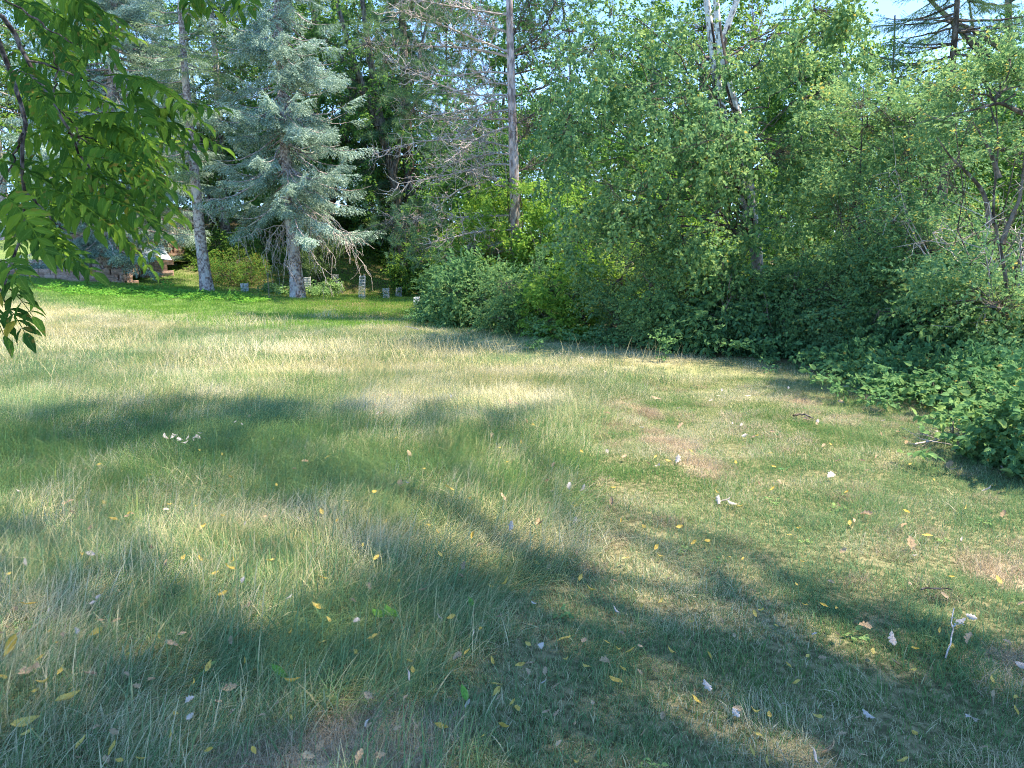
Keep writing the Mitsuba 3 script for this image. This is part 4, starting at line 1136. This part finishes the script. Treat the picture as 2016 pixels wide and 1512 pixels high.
def build_left():
    zb = float(height(-13, 24.6)) - .1
    stone_wall('low front stone wall with a rounded end below the left blue spruce', [(-17.6, 25.2), (-15.2, 24.9), (-13.4, 24.7), (-12.9, 24.85), (-12.6, 25.3)], zb, 3, 'stone retaining walls')
    stone_wall('long stone wall behind the low one, running to the left edge', [(-19, 26.4), (-15.5, 26.2), (-13, 26.3), (-12.0, 26.7)], zb + .1, 4, 'stone retaining walls')
    stone_wall('upper stone wall of the terrace above the pale blue sheet', [(-17.5, 28.8), (-14.5, 28.5), (-12.9, 28.7), (-12.5, 29.2)], zb + .9, 6, 'stone retaining walls')
    stone_wall('topmost stone wall behind the left spruces', [(-19, 31.0), (-14.5, 30.6), (-12.7, 30.9)], zb + 2.0, 4, 'stone retaining walls')
    # earth behind the walls
    g = Geo()
    for (x0, x1, y0, y1, z0, z1) in ((-19, -12.5, 25.15, 26.3, zb - .5, zb + .5), (-19, -12.0, 26.6, 28.6, zb - .5, zb + .78), (-18, -12.6, 29.0, 30.8, zb, zb + 1.95), (-20, -12.8, 31.2, 34, zb + .5, zb + 2.7)):
        xs, ys = np.linspace(x0, x1, 18), np.linspace(y0, y1, 5)
        X, Y = np.meshgrid(xs, ys)
        Z = z1 + .08 * (nfbm(np.stack([X * 2, Y * 2, 0 * X], -1), 2) - .5)
        v = np.stack([X, Y, Z], -1).reshape(-1, 3)
        i, j = np.meshgrid(np.arange(4), np.arange(17), indexing='ij')
        q = np.stack([i * 18 + j, i * 18 + j + 1, (i + 1) * 18 + j + 1, (i + 1) * 18 + j], -1).reshape(-1, 4)
        g.add(v, np.vstack([q[:, [0, 1, 2]], q[:, [0, 2, 3]]]))
    scene['terrace_ground'] = g.ply('ground_soil', smooth=True)
    labels['terrace_ground'] = {'label': 'earth terraces held by the stone walls', 'category': 'ground', 'kind': 'structure'}
    # pale sheet
    yy = 26.4
    c = [at(272, 484, yy), at(318, 476, yy + .5), at(336, 508, yy - .1), at(288, 512, yy - .3)]
    n = 9
    s, t = np.meshgrid(np.linspace(0, 1, n), np.linspace(0, 1, n), indexing='ij')
    P = (c[0] * ((1 - s) * (1 - t))[..., None] + c[1] * (s * (1 - t))[..., None] + c[2] * (s * t)[..., None] + c[3] * ((1 - s) * t)[..., None])
    P[..., 2] += .05 * np.sin(s * 5) * t
    P[..., 1] += .06 * np.sin(t * 6 + s * 2)
    v = np.vstack([P.reshape(-1, 3), P.reshape(-1, 3) + [0, .02, -.02]])
    i, j = np.meshgrid(np.arange(n - 1), np.arange(n - 1), indexing='ij')
    q = np.stack([i * n + j, i * n + j + 1, (i + 1) * n + j + 1, (i + 1) * n + j], -1).reshape(-1, 4)
    f = np.vstack([q[:, [0, 1, 2]], q[:, [0, 2, 3]]])
    scene['blue_sheet_cover'] = mikit.ply((v, np.vstack([f, f[:, ::-1] + n * n])), 'blue_sheet', smooth=True)
    labels['blue_sheet_cover'] = {'label': 'pale blue sheet lying over the top of the stone wall', 'category': 'sheet'}
    # tree guards
    gd = [(605, 547, 578, 24.3, 12), (592, 555, 575, 26.5, 11), (661, 541, 556, 27.2, 10), (668, 557, 577, 26.0, 11), (712, 544, 588, 24.6, 11), (760, 568, 588, 24.6, 10), (785, 566, 585, 25.5, 10), (820, 585, 601, 22.5, 10), (482, 558, 575, 24.8, 12)]
    gl = ['pale mesh tree guard just right of the middle spruce trunk', 'pale mesh tree guard half hidden behind the middle spruce trunk', 'pale mesh tree guard farthest back, right of the juniper', 'short pale mesh tree guard in front of the farthest one',
          'tallest pale mesh tree guard standing in the bright lawn', 'short pale mesh tree guard left of the pair by the hedge', 'pale mesh tree guard near the dark hedge', 'pale mesh tree guard half hidden by the hedge end', 'low pale mesh tree guard in front of the round bush']
    for i, (u, v0, v1, y, hw) in enumerate(gd):
        b = on_ground(u, v1)
        b, y = ground_pt(b[0], b[1]), b[1]
        kx = y / FPX
        h, r = (v1 - v0) * kx, hw * kx * .55
        k = thing('tree_guard', gl[i], 'tree guard', 'mesh tree guards')
        a = np.arange(16) * 2 * np.pi / 16
        g = Geo()
        lean = np.array([(.05, .02, -.06, .03, .07, -.02, .04, .03, -.04)[i] * h, 0, h])
        for q in a:
            d = np.array([math.cos(q), math.sin(q), 0]) * r
            tube(g, [b + d, b + d + lean], .006, 3)
        for z in np.linspace(0.02, 1, 8):
            ring = np.array([b + lean * z + np.array([math.cos(q), math.sin(q), 0]) * r for q in np.r_[a, a[0]]])
            tube(g, ring, .005, 3)
        part(k, 'mesh', g.ply('pale_plastic'), kind='stuff')
        g = Geo()
        tube(g, [b + [r * 1.1, 0, -.05], b + [r * 1.1, 0, h * 1.1]], .014, 5)
        part(k, 'stake', g.ply('dead_twig'))
        rng = np.random.default_rng(i)
        n = 7
        P = b + rng.normal(0, r * .35, (n, 3)) * [1, 1, 0] + np.stack([0 * np.arange(n), 0 * np.arange(n), rng.uniform(.05, .6, n) * h], -1)
        place(f'{k}__seedling', WEED, P, rng.normal(0, 1, P.shape) + [0, 0, .6], np.array([0, 0, 1.0]) + rng.normal(0, .3, P.shape), rng.uniform(.5, .9, n), rng)
    b = on_ground(530, 592)
    b[1] = min(b[1], 23.2)
    b = ground_pt(at(530, 592, b[1])[0], b[1])
    h = at(531, 538, b[1])[2] - b[2]
    k = thing('metal_post', 'thin dark metal fence post standing left of the middle spruce', 'post')
    g = Geo()
    m = np.array([[-.018, -.004], [.018, -.004], [.018, .002], [.004, .002], [.004, .03], [-.004, .03], [-.004, .002], [-.018, .002]])
    v = np.vstack([np.c_[m, 0 * m[:, 0]], np.c_[m, 0 * m[:, 0] + h + .2]])
    g.add(v + b - [0, 0, .2], [[i, (i + 1) % 8, 8 + (i + 1) % 8] for i in range(8)] + [[i, 8 + (i + 1) % 8, 8 + i] for i in range(8)])
    part(k, 'shaft', g.ply('post_metal'))
    g = Geo()
    for z in np.linspace(.15, h - .05, 9):
        tube(g, [b + [-.012, -.02, z], b + [.012, -.02, z + .004]], .008, 4)
    part(k, 'studs', g.ply('post_metal'), kind='stuff')


build_left()


# ---------------------------------------------------------------- the walnut whose boughs hang in at top left, and the oak that shades the foreground
def frame_of(x, n):
    x = unit(x)
    y = unit(np.cross(n, x))
    return x, y, np.cross(x, y)


def build_walnut():
    rng = np.random.default_rng(21)
    key = thing('walnut_tree', 'walnut tree reaching in at top left with dark twigs and long feathered leaves', 'tree')
    base = ground_pt(-3.6, 1.2)
    g = Geo()
    tp = trunk_path(base, 8.5, (1.0, .4), rng, 12)
    tube(g, tp, .24 * (1 - .75 * np.linspace(0, 1, 12)), 12, .12, 4)
    bough = resample(np.vstack([tp[4], [-3.0, 1.7, 3.6], [-2.6, 2.2, 3.2], at(-20, 40, 2.75)]), 12)
    tube(g, bough, np.linspace(.07, .022, 12), 8)
    rng2 = np.random.default_rng(22)
    crown = cloud(rng2, base, [(2.4, 2.4, 7.0, 3.4, 1.5, 2.0, 1.0), (-1.5, .6, 6.5, 3.0, 3.0, 2.2, .5), (2.0, .4, 7.5, 3.0, 2.0, 2.2, .5), (0.2, 2.3, 6.6, 2.2, 1.4, 1.6, .5)], 420, .5, .42, .6)
    crown = crown[sunlit_gap(crown)]
    crown = crown[crown[:, 2] > EYE + 1.2 + .36 * np.clip(crown[:, 1], 0, 20)]
    ends = crown[rng2.choice(len(crown), 14, replace=False)]
    nodes = [tp[5:]]
    for q in ends:
        a = tp[min(11, 4 + int(rng2.integers(0, 7)))]
        lp = bend(a, q, 8, -.3, .08, rng2)
        tube(g, lp, np.linspace(.07, .012, 8), 6)
        nodes.append(lp)
    allp = np.vstack(nodes)
    _, idx = cKDTree(allp).query(crown)
    for a, b in zip(allp[idx], crown):
        tube(g, bend(a, b, 4, .02, .03, rng2), np.linspace(.011, .005, 4), 3)
    part(key, 'trunk', g.ply('dark_bark', smooth=True))
    place(f'{key}__crown', OAK, crown, unit(crown - allp[idx]) + [0, 0, -.2], np.array([0, 0, 1.0]) + rng2.normal(0, .4, crown.shape), rng2.uniform(.8, 1.2, len(crown)), rng2)
    # the branches in view
    br = [([(-20, 40), (0, 85), (20, 140), (50, 215), (45, 262), (39, 320), (52, 380), (50, 440), (30, 500), (8, 560), (4, 590)], 2.75, .0105), ([(-20, 20), (15, 30), (50, 110), (80, 170), (118, 215), (135, 262), (155, 300), (190, 340)], 2.85, .010),
          ([(55, 120), (115, 133), (160, 155), (200, 165), (228, 178), (262, 190)], 2.85, .005), ([(20, 140), (45, 140), (62, 152)], 2.75, .004), ([(118, 215), (150, 250), (160, 290)], 2.9, .005), ([(150, 262), (190, 300), (240, 340)], 2.9, .004),
          ([(-20, -20), (40, 20), (100, 60), (150, 90)], 3.0, .006), ([(45, 262), (20, 330), (-10, 380)], 2.7, .005), ([(52, 380), (90, 420), (130, 455), (170, 470)], 2.7, .005), ([(105, 195), (112, 130), (90, 60)], 3.0, .004),
          ([(-20, 540), (5, 580), (12, 610)], 2.3, .004), ([(135, 262), (170, 270), (215, 290), (262, 330)], 2.8, .004), ([(330, -60), (380, -25), (440, -12), (500, -8)], 3.0, .006)]
    for pts, y, r in br:
        g = Geo()
        q = resample(np.array([at(u, v, y + .05 * math.sin(i)) for i, (u, v) in enumerate(pts)]), 18)
        q[1:] += rng.normal(0, .004, (17, 3))
        tube(g, q, r * .85 * (1 - .55 * np.linspace(0, 1, 18)), 6, .3, 5)
        part(key, 'branch', g.ply('twig_bark', smooth=True))
    # feathered leaves: stalk from a to b with pairs of leaflets
    fixed = [(206, 149, 398, 240, 2.6), (240, 150, 362, 205, 2.7), (268, 189, 345, 288, 2.55), (5, 2, 178, 176, 2.7), (90, 18, 170, 80, 2.8), (154, 290, 325, 372, 2.6), (150, 305, 352, 418, 2.5), (159, 385, 320, 460, 2.5), (243, 360, 350, 425, 2.6),
             (100, 400, 185, 455, 2.5), (40, 470, 184, 536, 2.4), (0, 515, 38, 545, 2.3), (-10, 540, 40, 570, 2.25), (2, 560, 64, 622, 2.25), (8, 600, 48, 654, 2.25), (-30, 590, 8, 660, 2.25), (235, 144, 290, 282, 2.7), (230, 170, 385, 285, 2.75), (120, 330, 290, 430, 2.6),
             (60, 370, 210, 440, 2.45), (30, 400, 150, 520, 2.45), (0, 380, 90, 500, 2.4), (150, 130, 230, 60, 3.0), (110, 60, 165, 20, 3.0), (350, -40, 420, 20, 2.9), (420, -40, 470, 24, 2.9), (380, -30, 372, 26, 3.0), (450, -30, 492, 12, 2.9)]
    poly = [(-40, -30, 150, 60), (-30, 80, 120, 180), (40, 190, 190, 270), (-30, 260, 120, 360), (60, 330, 240, 420), (-30, 380, 60, 450), (100, 240, 260, 330), (130, 200, 300, 250)]
    leafs = list(fixed)
    for _ in range(96):
        x0, y0, x1, y1 = poly[rng.integers(len(poly))]
        u, v = rng.uniform(x0, x1), rng.uniform(y0, y1)
        a = rng.normal(.75, .55)
        ln = rng.uniform(110, 190)
        leafs.append((u, v, u + ln * math.cos(a), v + ln * math.sin(a) * .8 + 15, rng.uniform(2.6, 4.2)))
    leaflet_data, stalks = [], Geo()
    for u0, v0, u1, v1, y in leafs:
        a, b = at(u0, v0, y), at(u1, v1, y + rng.uniform(-.25, .1))
        if v1 > 560:
            b = at(u1, v1, y - .05)
        L = np.linalg.norm(b - a)
        p = bend(a, b, 10, -.10 * L, 0)
        tube(stalks, p, np.linspace(.0026, .0012, 10), 4)
        n = max(4, int(L / .040))
        d0 = unit(b - a)
        up = unit(np.array([0, 0, 1.0]) + rng.normal(0, .35, 3) + np.array([0, -.35, 0]))
        for i in range(n):
            s = .16 + .84 * (i + .5) / n
            q = np.array([np.interp(s, np.linspace(0, 1, 10), p[:, k]) for k in range(3)])
            d = unit(p[min(9, int(s * 9) + 1)] - p[max(0, int(s * 9) - 1)])
            sd = unit(np.cross(up, d))
            ln = .064 * (.62 + .55 * math.sin(math.pi * min(1, .2 + s * .75))) * rng.uniform(.85, 1.15)
            for sg in (-1, 1):
                ax = unit(d * rng.uniform(.35, .6) + sd * sg - up * rng.uniform(.25, .7) + [0, 0, -rng.uniform(.05, .35)] + rng.normal(0, .1, 3))
                leaflet_data.append((q, ax, unit(np.cross(np.cross(ax, up), ax) + rng.normal(0, .18, 3)), ln))
        leaflet_data.append((p[-1], d0 + [0, 0, -.3], up, .075))
    part(key, 'stalks', stalks.ply('walnut_leaf'), kind='stuff')
    # the leaflets that show largest are parts of their own, the rest one part
    variants = []
    for s in range(8):
        r3, g = np.random.default_rng(600 + s), Geo()
        t = (LEAFLET[0] * [1, 1, r3.uniform(.6, 1.5)], LEAFLET[1])
        leaves(g, [[0, 0, 0]], [[1.0, 0, r3.normal(0, .05)]], [[0, 0, 1.0]], 1.0, r3.uniform(.34, .42), t, r3, np.array([.04 + .12 * s if s < 7 else .99]), veins=True)
        variants.append(g.ply('walnut_leaflet', smooth=True))
    near = sorted(range(len(leaflet_data)), key=lambda i: leaflet_data[i][0][1])
    cam = [i for i in near if -30 < 1008 + FPX * leaflet_data[i][0][0] / max(leaflet_data[i][0][1], .1)]
    chosen = cam[:290]
    for i in chosen:
        q, ax, n, ln = leaflet_data[i]
        x, yv, z = frame_of(ax, n)
        m = np.eye(4)
        m[:3, 0], m[:3, 1], m[:3, 2], m[:3, 3] = x * ln, yv * ln, z * ln, q
        part(key, 'leaf', {**variants[7 if rng.random() < .008 else rng.integers(7)], 'to_world': T(m)})
    rest = [leaflet_data[i] for i in set(range(len(leaflet_data))) - set(chosen)]
    g = Geo()
    leaves(g, [r[0] for r in rest], [r[1] for r in rest], np.array([r[2] for r in rest]), np.array([r[3] for r in rest]), np.array([r[3] for r in rest]) * .38, LEAFLET, rng, rng.random(len(rest)) * .96, veins=True)
    part(key, 'foliage', g.ply('walnut_leaflet', smooth=True), kind='stuff')


build_walnut()


def build_shade_oaks():
    for i, (x, y, ells, n) in enumerate(((7.4, -1.6, [(-2.2, 3.9, 9.4, 3.8, 1.4, 2.2, 1.0), (-5.4, 4.0, 8.8, 2.6, 1.4, 1.6, .6), (.6, 1.2, 9.6, 3.2, 2.6, 2.6, .5)], 520),
                                          (7.2, 1.0, [(-.4, -.2, 12.0, 2.4, 1.3, 1.8, .45), (-3.7, 6.4, 12.2, 3.4, 1.2, 1.3, 1.0)], 150))):
        broadleaf('oak_tree', ('oak behind and right of the camera whose crown shades the nearest grass', 'oak outside the right of the frame whose high limbs shade a band of the field')[i], 'tree', x, y, 9.5 + 2.5 * i, .26, ells, n, OAK, (.8, 1.25),
                  'dark_bark', (-.5, .3), 'oaks around the lawn', 700 + i, .15, 16, .5, .6, 1.5)


build_shade_oaks()


# ---------------------------------------------------------------- fallen leaves and sticks
def fallen(kind, seed, bsdf):
    """A fallen leaf about 1 long, curled. kind 0 is oval, 1 is lobed like an oak's, 2 is curled up."""
    rng, g = np.random.default_rng(seed), Geo()
    n, m = (9, 5) if kind != 1 else (19, 5)
    s, w = np.linspace(0, 1, n)[:, None], np.linspace(-1, 1, m)[None]
    half = np.maximum(np.sin(np.pi * s ** .85), .02) ** .75 * .24
    if kind == 1:
        half = (np.maximum(np.sin(np.pi * s ** 1.15), .03) ** .6) * .36 * (.42 + .58 * np.abs(np.sin(3.5 * np.pi * s)) ** .8)
    curl, arch, tw = rng.uniform(.1, .9) * (2.2 if kind == 2 else 1), rng.normal(0, .35) - .15, rng.normal(0, .7)
    x = s + 0 * w
    th = w * curl * 1.4
    yy = half * np.sin(th) / max(curl * 1.4, .1) * (1 + 0 * s)
    zz = half * (1 - np.cos(th)) / max(curl * 1.4, .1) * (1 if rng.random() < .7 else -1) + arch * 4 * s * (1 - s) * .35 + .03 * np.sin(9 * s + seed) * np.abs(w)
    a = tw * (s - .4)
    y2, z2 = yy * np.cos(a) - zz * np.sin(a), yy * np.sin(a) + zz * np.cos(a)
    v = np.stack([x - .5, y2, z2], -1).reshape(-1, 3)
    i, j = np.meshgrid(np.arange(n - 1), np.arange(m - 1), indexing='ij')
    q = np.stack([i * m + j, i * m + j + 1, (i + 1) * m + j + 1, (i + 1) * m + j], -1).reshape(-1, 4)
    uv = np.stack([s + 0 * w, .5 + .5 * w + 0 * s], -1).reshape(-1, 2)
    g.add(v, np.vstack([q[:, [0, 1, 2]], q[:, [0, 2, 3]]]), uv)
    p = np.array([[-.5, 0, 0], [-.62, .01, .02], [-.72, 0, .01]])
    tube(g, p, .008, 3)
    return g.ply(bsdf, smooth=True)


YEL = [fallen(0, 800 + i, 'yellow_dead_leaf') for i in range(7)] + [fallen(2, 810 + i, 'yellow_dead_leaf') for i in range(2)]
TAN = [fallen(1, 820 + i, 'tan_dead_leaf') for i in range(4)] + [fallen(2, 826 + i, 'tan_dead_leaf') for i in range(4)]
PALE = [fallen(1, 830 + i, 'pale_dead_leaf') for i in range(3)] + [fallen(0, 836 + i, 'pale_dead_leaf') for i in range(3)] + [fallen(2, 840, 'pale_dead_leaf')]
GRN = [fallen(0, 850 + i, 'green_fallen_leaf') for i in range(2)]

# pixels in 672 x 504 cuts of the photograph enlarged three times; the last number, where there is one, is the leaf's length in those pixels
Y4 = '205 810 140,310 550 80,530 1115 130,290 1260 140,685 725 80,1400 495 60,1930 580 75,875 430 40,1155 425 40,1320 940 70,1225 1030 50,775 1425 85,600 1385 85,1040 755 40,1995 660 45,610 268 35,1175 290 40,1275 295 50,1440 340 70,1355 375 40,1320 1438 40,1575 1445 60,820 1495 60,385 1005 85,110 1105 55,370 880 50,485 955 55,300 1330 70,1100 1345 45,465 790 40,345 1075 40,165 990 50,938 1480 60,20 550 40,200 385 30,425 720 40,1955 795 35,1580 962 35,1520 905 50,1790 1015 95,1135 1220 30,1665 300 50,1775 730 30,865 865 40,1785 1250 40,1960 400 50,70 1350 40,1450 300 40'
B4 = '290 960 110,195 700 70,1005 225 50,1085 325 60,715 655 50,1000 1020 90,95 1170 90,25 1165 50,655 975 70,145 1335 50,690 1305 60,790 1330 60,1170 740 60,1220 765 60,1110 800 80,1445 785 70,1440 1070 80,915 1060 50,860 985 40,500 745 40,590 1465 50,90 1480 50,745 1490 60,1945 1430 80,650 115 30,590 190 30,235 585 35,510 685 30,120 440 40,150 710 60,250 735 40,800 655 50,1375 1150 40,1450 1215 50,1705 1165 50,1550 570 50,1880 1480 80,1620 1240 40,270 830 40,350 930 70'
P4 = '575 720 50,655 270 55,290 318 45,1215 1145 65,420 593 25,1215 1240 35,1515 420 40,1770 525 45,700 520 35,665 548 35'
Y5 = '965 430 75,1310 770 95,600 1290 100,960 1285 100,1610 1015 90,225 765 70,665 645 55,370 430 45,245 290 50,605 270 45,540 95 35,590 133 40,785 155 45,1665 288 60,1845 220 45,1870 265 45,1470 460 60,1405 402 45,1150 315 50,1245 312 35,885 460 50,1870 540 45,1760 572 45,1555 790 45,1625 820 45,1690 835 70,1440 925 60,1315 878 50,1055 925 65,755 860 50,895 900 50,920 1040 70,915 1085 70,1040 1185 70,1010 1150 50,1930 830 60,1640 60 35,1775 100 35,130 860 55,435 918 35,170 215 35,25 70 40,300 75 30,1380 1500 60,835 1350 50,1980 100 50,1650 945 45,830 720 40,1100 803 50,450 975 45'
B5 = '700 890 80,740 345 60,205 460 50,505 475 55,830 220 60,115 548 40,1545 905 80,1110 920 60,1200 965 50,1100 970 50,1425 780 50,690 1215 45,725 1250 40,365 1320 45,315 1135 45,205 1310 60,250 1260 50,150 1490 90,265 1480 70,1750 970 45,1845 955 50,1265 1215 50,1205 1205 50,1370 1265 50,1475 1155 45,1280 1395 50,935 645 45,940 740 45,1220 340 40,720 405 40,1165 75 60,1640 735 50,1750 815 45,1600 420 40,200 1125 60,930 1125 45,1260 1055 50,1880 1230 45,1765 1330 45,340 665 45,250 1480 60,1380 255 40,410 1145 40,1920 410 30'
P5 = '790 745 65,600 640 50,1615 592 65,135 670 45,1180 810 70,1380 60 70,1000 100 60,430 1010 70,750 1160 70,200 1290 60,1135 555 30,1190 1025 40'
Y6 = '1400 150 60,1535 395 50,435 590 50,400 618 45,30 655 55,140 870 60,800 565 50,1780 1005 75,385 1435 90,475 1495 60,1255 1490 70,405 1180 65,765 1225 70,485 1220 60,1540 812 80,1330 825 50,1085 840 50,595 925 45,1515 685 45,525 690 40,705 870 40,640 1025 50,1325 1330 70,62 1130 65,45 190 50,125 180 50,255 280 35,330 290 35,675 305 35,600 148 35,655 105 30,640 445 35,1815 415 60,1910 1110 30,690 560 30,870 580 30,1320 950 35,1915 1190 60,420 1340 40,1470 720 30'
B6 = '1305 200 100,1045 25 60,970 60 50,1040 690 80,880 735 50,300 1190 100,1000 1240 45,820 1410 110,1860 790 50,1945 560 50,2000 575 40,790 880 50,1215 900 60,545 845 45,390 480 45,1500 510 90,880 1060 45,905 1335 40,1730 1420 50,1025 1460 50,1985 1130 60,840 430 40,470 540 40,210 665 35,1265 90 50,1700 1010 35,910 240 50,1300 440 30,50 1070 40,280 750 35,1640 770 80,1780 1090 40'
P6 = '1200 765 90,1655 640 60,1590 660 60,745 735 45,125 1045 85,1060 1215 80,750 1460 100,1650 1250 100,1960 920 90,1600 175 40,1325 265 40,1550 645 50,290 1210 60,575 1165 40'
Y3 = '500 800 45,1280 930 40,510 665 30,930 820 35,1620 905 45,1675 745 40,405 480 40,1440 745 25,290 640 30,30 570 25,310 890 50,180 815 30,840 530 22,1010 435 22,1300 650 25,490 585 25,950 1000 40'
B3 = '1045 945 70,975 985 40,890 890 40,700 385 50,500 460 35,1530 655 70,1550 680 40,880 630 35,1020 628 40,1105 605 35,545 760 35,425 770 35,70 185 28,900 280 45,800 540 40,1840 945 60,1050 690 30,1280 520 40,1230 455 35,1270 490 30,760 410 30,390 490 30,1130 470 30'
P3 = '190 865 60,230 860 60,270 880 60,340 480 40,320 415 40,270 408 25,760 400 40,1840 680 50,840 720 60,360 242 35,210 210 28,190 245 25,470 185 25,595 195 25,145 272 30,930 188 30,1740 800 60,1140 390 30,1360 430 40,1460 455 40'
Y2 = '660 1095 60,650 1190 35,770 1160 30,235 1120 40,85 1180 35,25 1295 40,1060 820 35,1400 880 30,1595 1090 35,350 800 25,625 800 25,1840 905 30,1915 930 35,515 985 25,985 940 35,940 860 30,1130 720 28,985 650 25,920 655 25,1380 1195 35,1340 1230 35'
B2 = '380 1070 60,960 1150 60,1205 1050 50,1585 1170 60,1150 1300 70,1215 1190 45,1660 905 45,1000 580 55,240 600 30,320 540 45,235 545 35,1090 700 35,1845 560 60,1545 655 35,1985 725 55,895 780 35,430 890 50,1800 950 40,1035 595 40,490 1130 25,1190 775 25,1240 960 35,280 660 40'
P2 = '1330 1085 45,1415 1090 50,1370 1290 60,185 635 40,250 655 35,665 553 30,1140 690 25,1975 620 30,1760 730 30,1965 920 60,1855 965 60,1560 875 40,420 1062 35,1230 1113 30,1280 290 20,1400 318 20,1530 405 35,870 222 15'
Y1 = '700 958 30,1445 1030 40,1215 1190 40,785 1285 50,1290 1330 40,1955 1240 50,1700 1080 25,1270 870 20,1395 895 20,730 1185 30,995 1015 25,1100 1200 25,875 1250 30,1400 1270 30,1985 915 35,1680 815 18,1245 1215 30,430 990 0'
B1 = '650 1335 35,540 1180 40,550 1245 40,1005 1445 50,890 1255 35,1860 940 40,1635 1270 30,860 1270 30,1800 985 30,510 1190 40,1075 655 22,1550 670 22'
P1 = '1080 790 55,1110 795 45,1160 805 50,1200 800 55,1230 810 50,1260 795 40,1185 825 45,1130 780 45,1240 795 40,1270 770 25,1080 1235 40,250 1115 30,650 1490 50,1500 510 30,1470 705 22,1505 715 22,1525 1320 25,1820 1285 25'


def build_fallen():
    rng = np.random.default_rng(90)
    offs = {'1': (0, 600), '2': (672, 600), '3': (1344, 700), '4': (0, 1008), '5': (672, 1008), '6': (1344, 1008)}
    seen = []
    for (tag, text), k in ((p, k) for k in '456321' for p in (('Y', globals()['Y' + k]), ('B', globals()['B' + k]), ('P', globals()['P' + k]))):
        name, words, group, pool = {'Y': ('yellow_leaf', 'fallen yellow leaf', 'fallen yellow leaves', YEL), 'B': ('brown_leaf', 'withered brown leaf', 'withered brown leaves', TAN),
                                    'P': ('pale_leaf', 'bleached pale leaf', 'bleached pale leaves', PALE)}[tag]
        for item in text.split(','):
            x, y, ln = map(float, item.split())
            if ln < 10:
                continue
            u, v = offs[k][0] + x / 3, offs[k][1] + y / 3
            p = on_ground(u, v)
            depth = p[1] * CP + (EYE - p[2]) * SP
            size = float(np.clip(ln / 3 / FPX * depth * 1.0, .028, .105))
            lift = .085 if p[0] < -.28 + .25 * (p[1] - 2.1) else .032
            q = p + np.array([0, -lift * p[1] / EYE * .9, lift])
            q[2] = float(height(q[0], q[1])) + lift + .015
            col = ['at far left', 'at left', 'left of centre', 'at centre', 'right of centre', 'at right', 'at far right'][min(6, int(u / 288))]
            row = ['in the distance', 'in the upper part of the lawn', 'in the middle of the lawn', 'in the near lawn', 'in the lower lawn', 'close to the bottom edge'][int(np.clip((v - 780) / 125 + 1, 0, 5))]
            key = thing(name, '', 'leaf', group)
            seen.append((key, words, f'{row}, {col}', size))
            up = unit([rng.normal(0, .45), -.35 + rng.normal(0, .45), 1.0])
            a = rng.uniform(0, 2 * np.pi)
            xx, yy, zz = frame_of(np.cross(up, [math.cos(a), math.sin(a), 0.1]), up)
            m = np.eye(4)
            m[:3, 0], m[:3, 1], m[:3, 2], m[:3, 3] = xx * size, yy * size * rng.uniform(.8, 1.15), zz * size, q
            scene[key] = {**pool[rng.integers(len(pool))], 'to_world': T(m)}
    cells = {}
    for it in seen:
        cells.setdefault((it[1], it[2]), []).append(it)
    for its in cells.values():
        its.sort(key=lambda it: -it[3])
        for j, (key, words, spot, size) in enumerate(its):
            rank = '' if len(its) == 1 else 'largest ' if j == 0 else 'second largest ' if j == 1 and len(its) > 2 else 'smallest ' if j == len(its) - 1 else ''
            labels[key]['label'] = f'{rank}{words} {spot}'
            labels[key]['group'] += ' ' + spot
    for u, v, s, lab in ((562, 1335, .075, 'green leaf standing upright in the shaded grass at the left'), (752, 1221, .075, 'green leaf in the grass left of the tangled straw'), (776, 1218, .08, 'larger green leaf lying next to another green leaf'),
                         (917, 1378, .06, 'bluish green leaf lying near the bottom of the lawn'), (928, 1200, .06, 'bright green leaf on the tangled straw')):
        p = on_ground(u, v)
        key = thing('green_leaf', lab, 'leaf')
        up = unit([rng.normal(0, .5), -.6, .8])
        xx, yy, zz = frame_of(np.cross(up, unit(rng.normal(0, 1, 3))), up)
        m = np.eye(4)
        m[:3, 0], m[:3, 1], m[:3, 2], m[:3, 3] = xx * s, yy * s, zz * s, p + [0, -.07, .075]
        scene[key] = {**GRN[rng.integers(2)], 'to_world': T(m)}
    # sticks
    for i, (pts, r, lab) in enumerate((([(1860, 1310), (1870, 1280), (1872, 1254)], .0035, 'short grey twig standing on the mown lawn at the right'), ([(1872, 1254), (1885, 1248), (1896, 1252)], .003, 'bent piece of grey twig beside the standing twig'),
                                       ([(1812, 1180), (1840, 1176), (1872, 1180)], .005, 'dark stick lying on the mown lawn at the right'), ([(1800, 886), (1840, 880), (1870, 868), (1896, 862)], .008, 'bleached fallen branch sticking out under the brambles'),
                                       ([(800, 648), (812, 650), (825, 654)], .016, 'pale stick lying before the hedge end'), ([(1562, 828), (1580, 824), (1600, 833)], .012, 'dark crooked stick on the lawn before the brambles'))):
        key = thing('fallen_branch' if i == 3 else 'stick', lab, 'branch' if i == 3 else 'stick')
        p = np.array([on_ground(u, v) + [0, 0, .05 if i != 0 else .03 + .05 * j] for j, (u, v) in enumerate(pts)])
        p = resample(p, 8)
        p[1:-1] += rng.normal(0, .004, (6, 3))
        g = Geo()
        tube(g, p, r * (1 - .5 * np.linspace(0, 1, 8)), 6, .2, i)
        if i == 3:
            for j in range(2, 8):
                for k in range(4):
                    tube(g, bend(p[j], p[j] + rng.normal(0, 1, 3) * [.18, .12, .05] + [0, 0, .03], 4, 0, .015, rng), np.linspace(.005, .002, 4), 3)
        scene[key] = g.ply('dead_twig' if i in (0, 1, 3, 4) else 'dark_bark', smooth=True)


build_fallen()
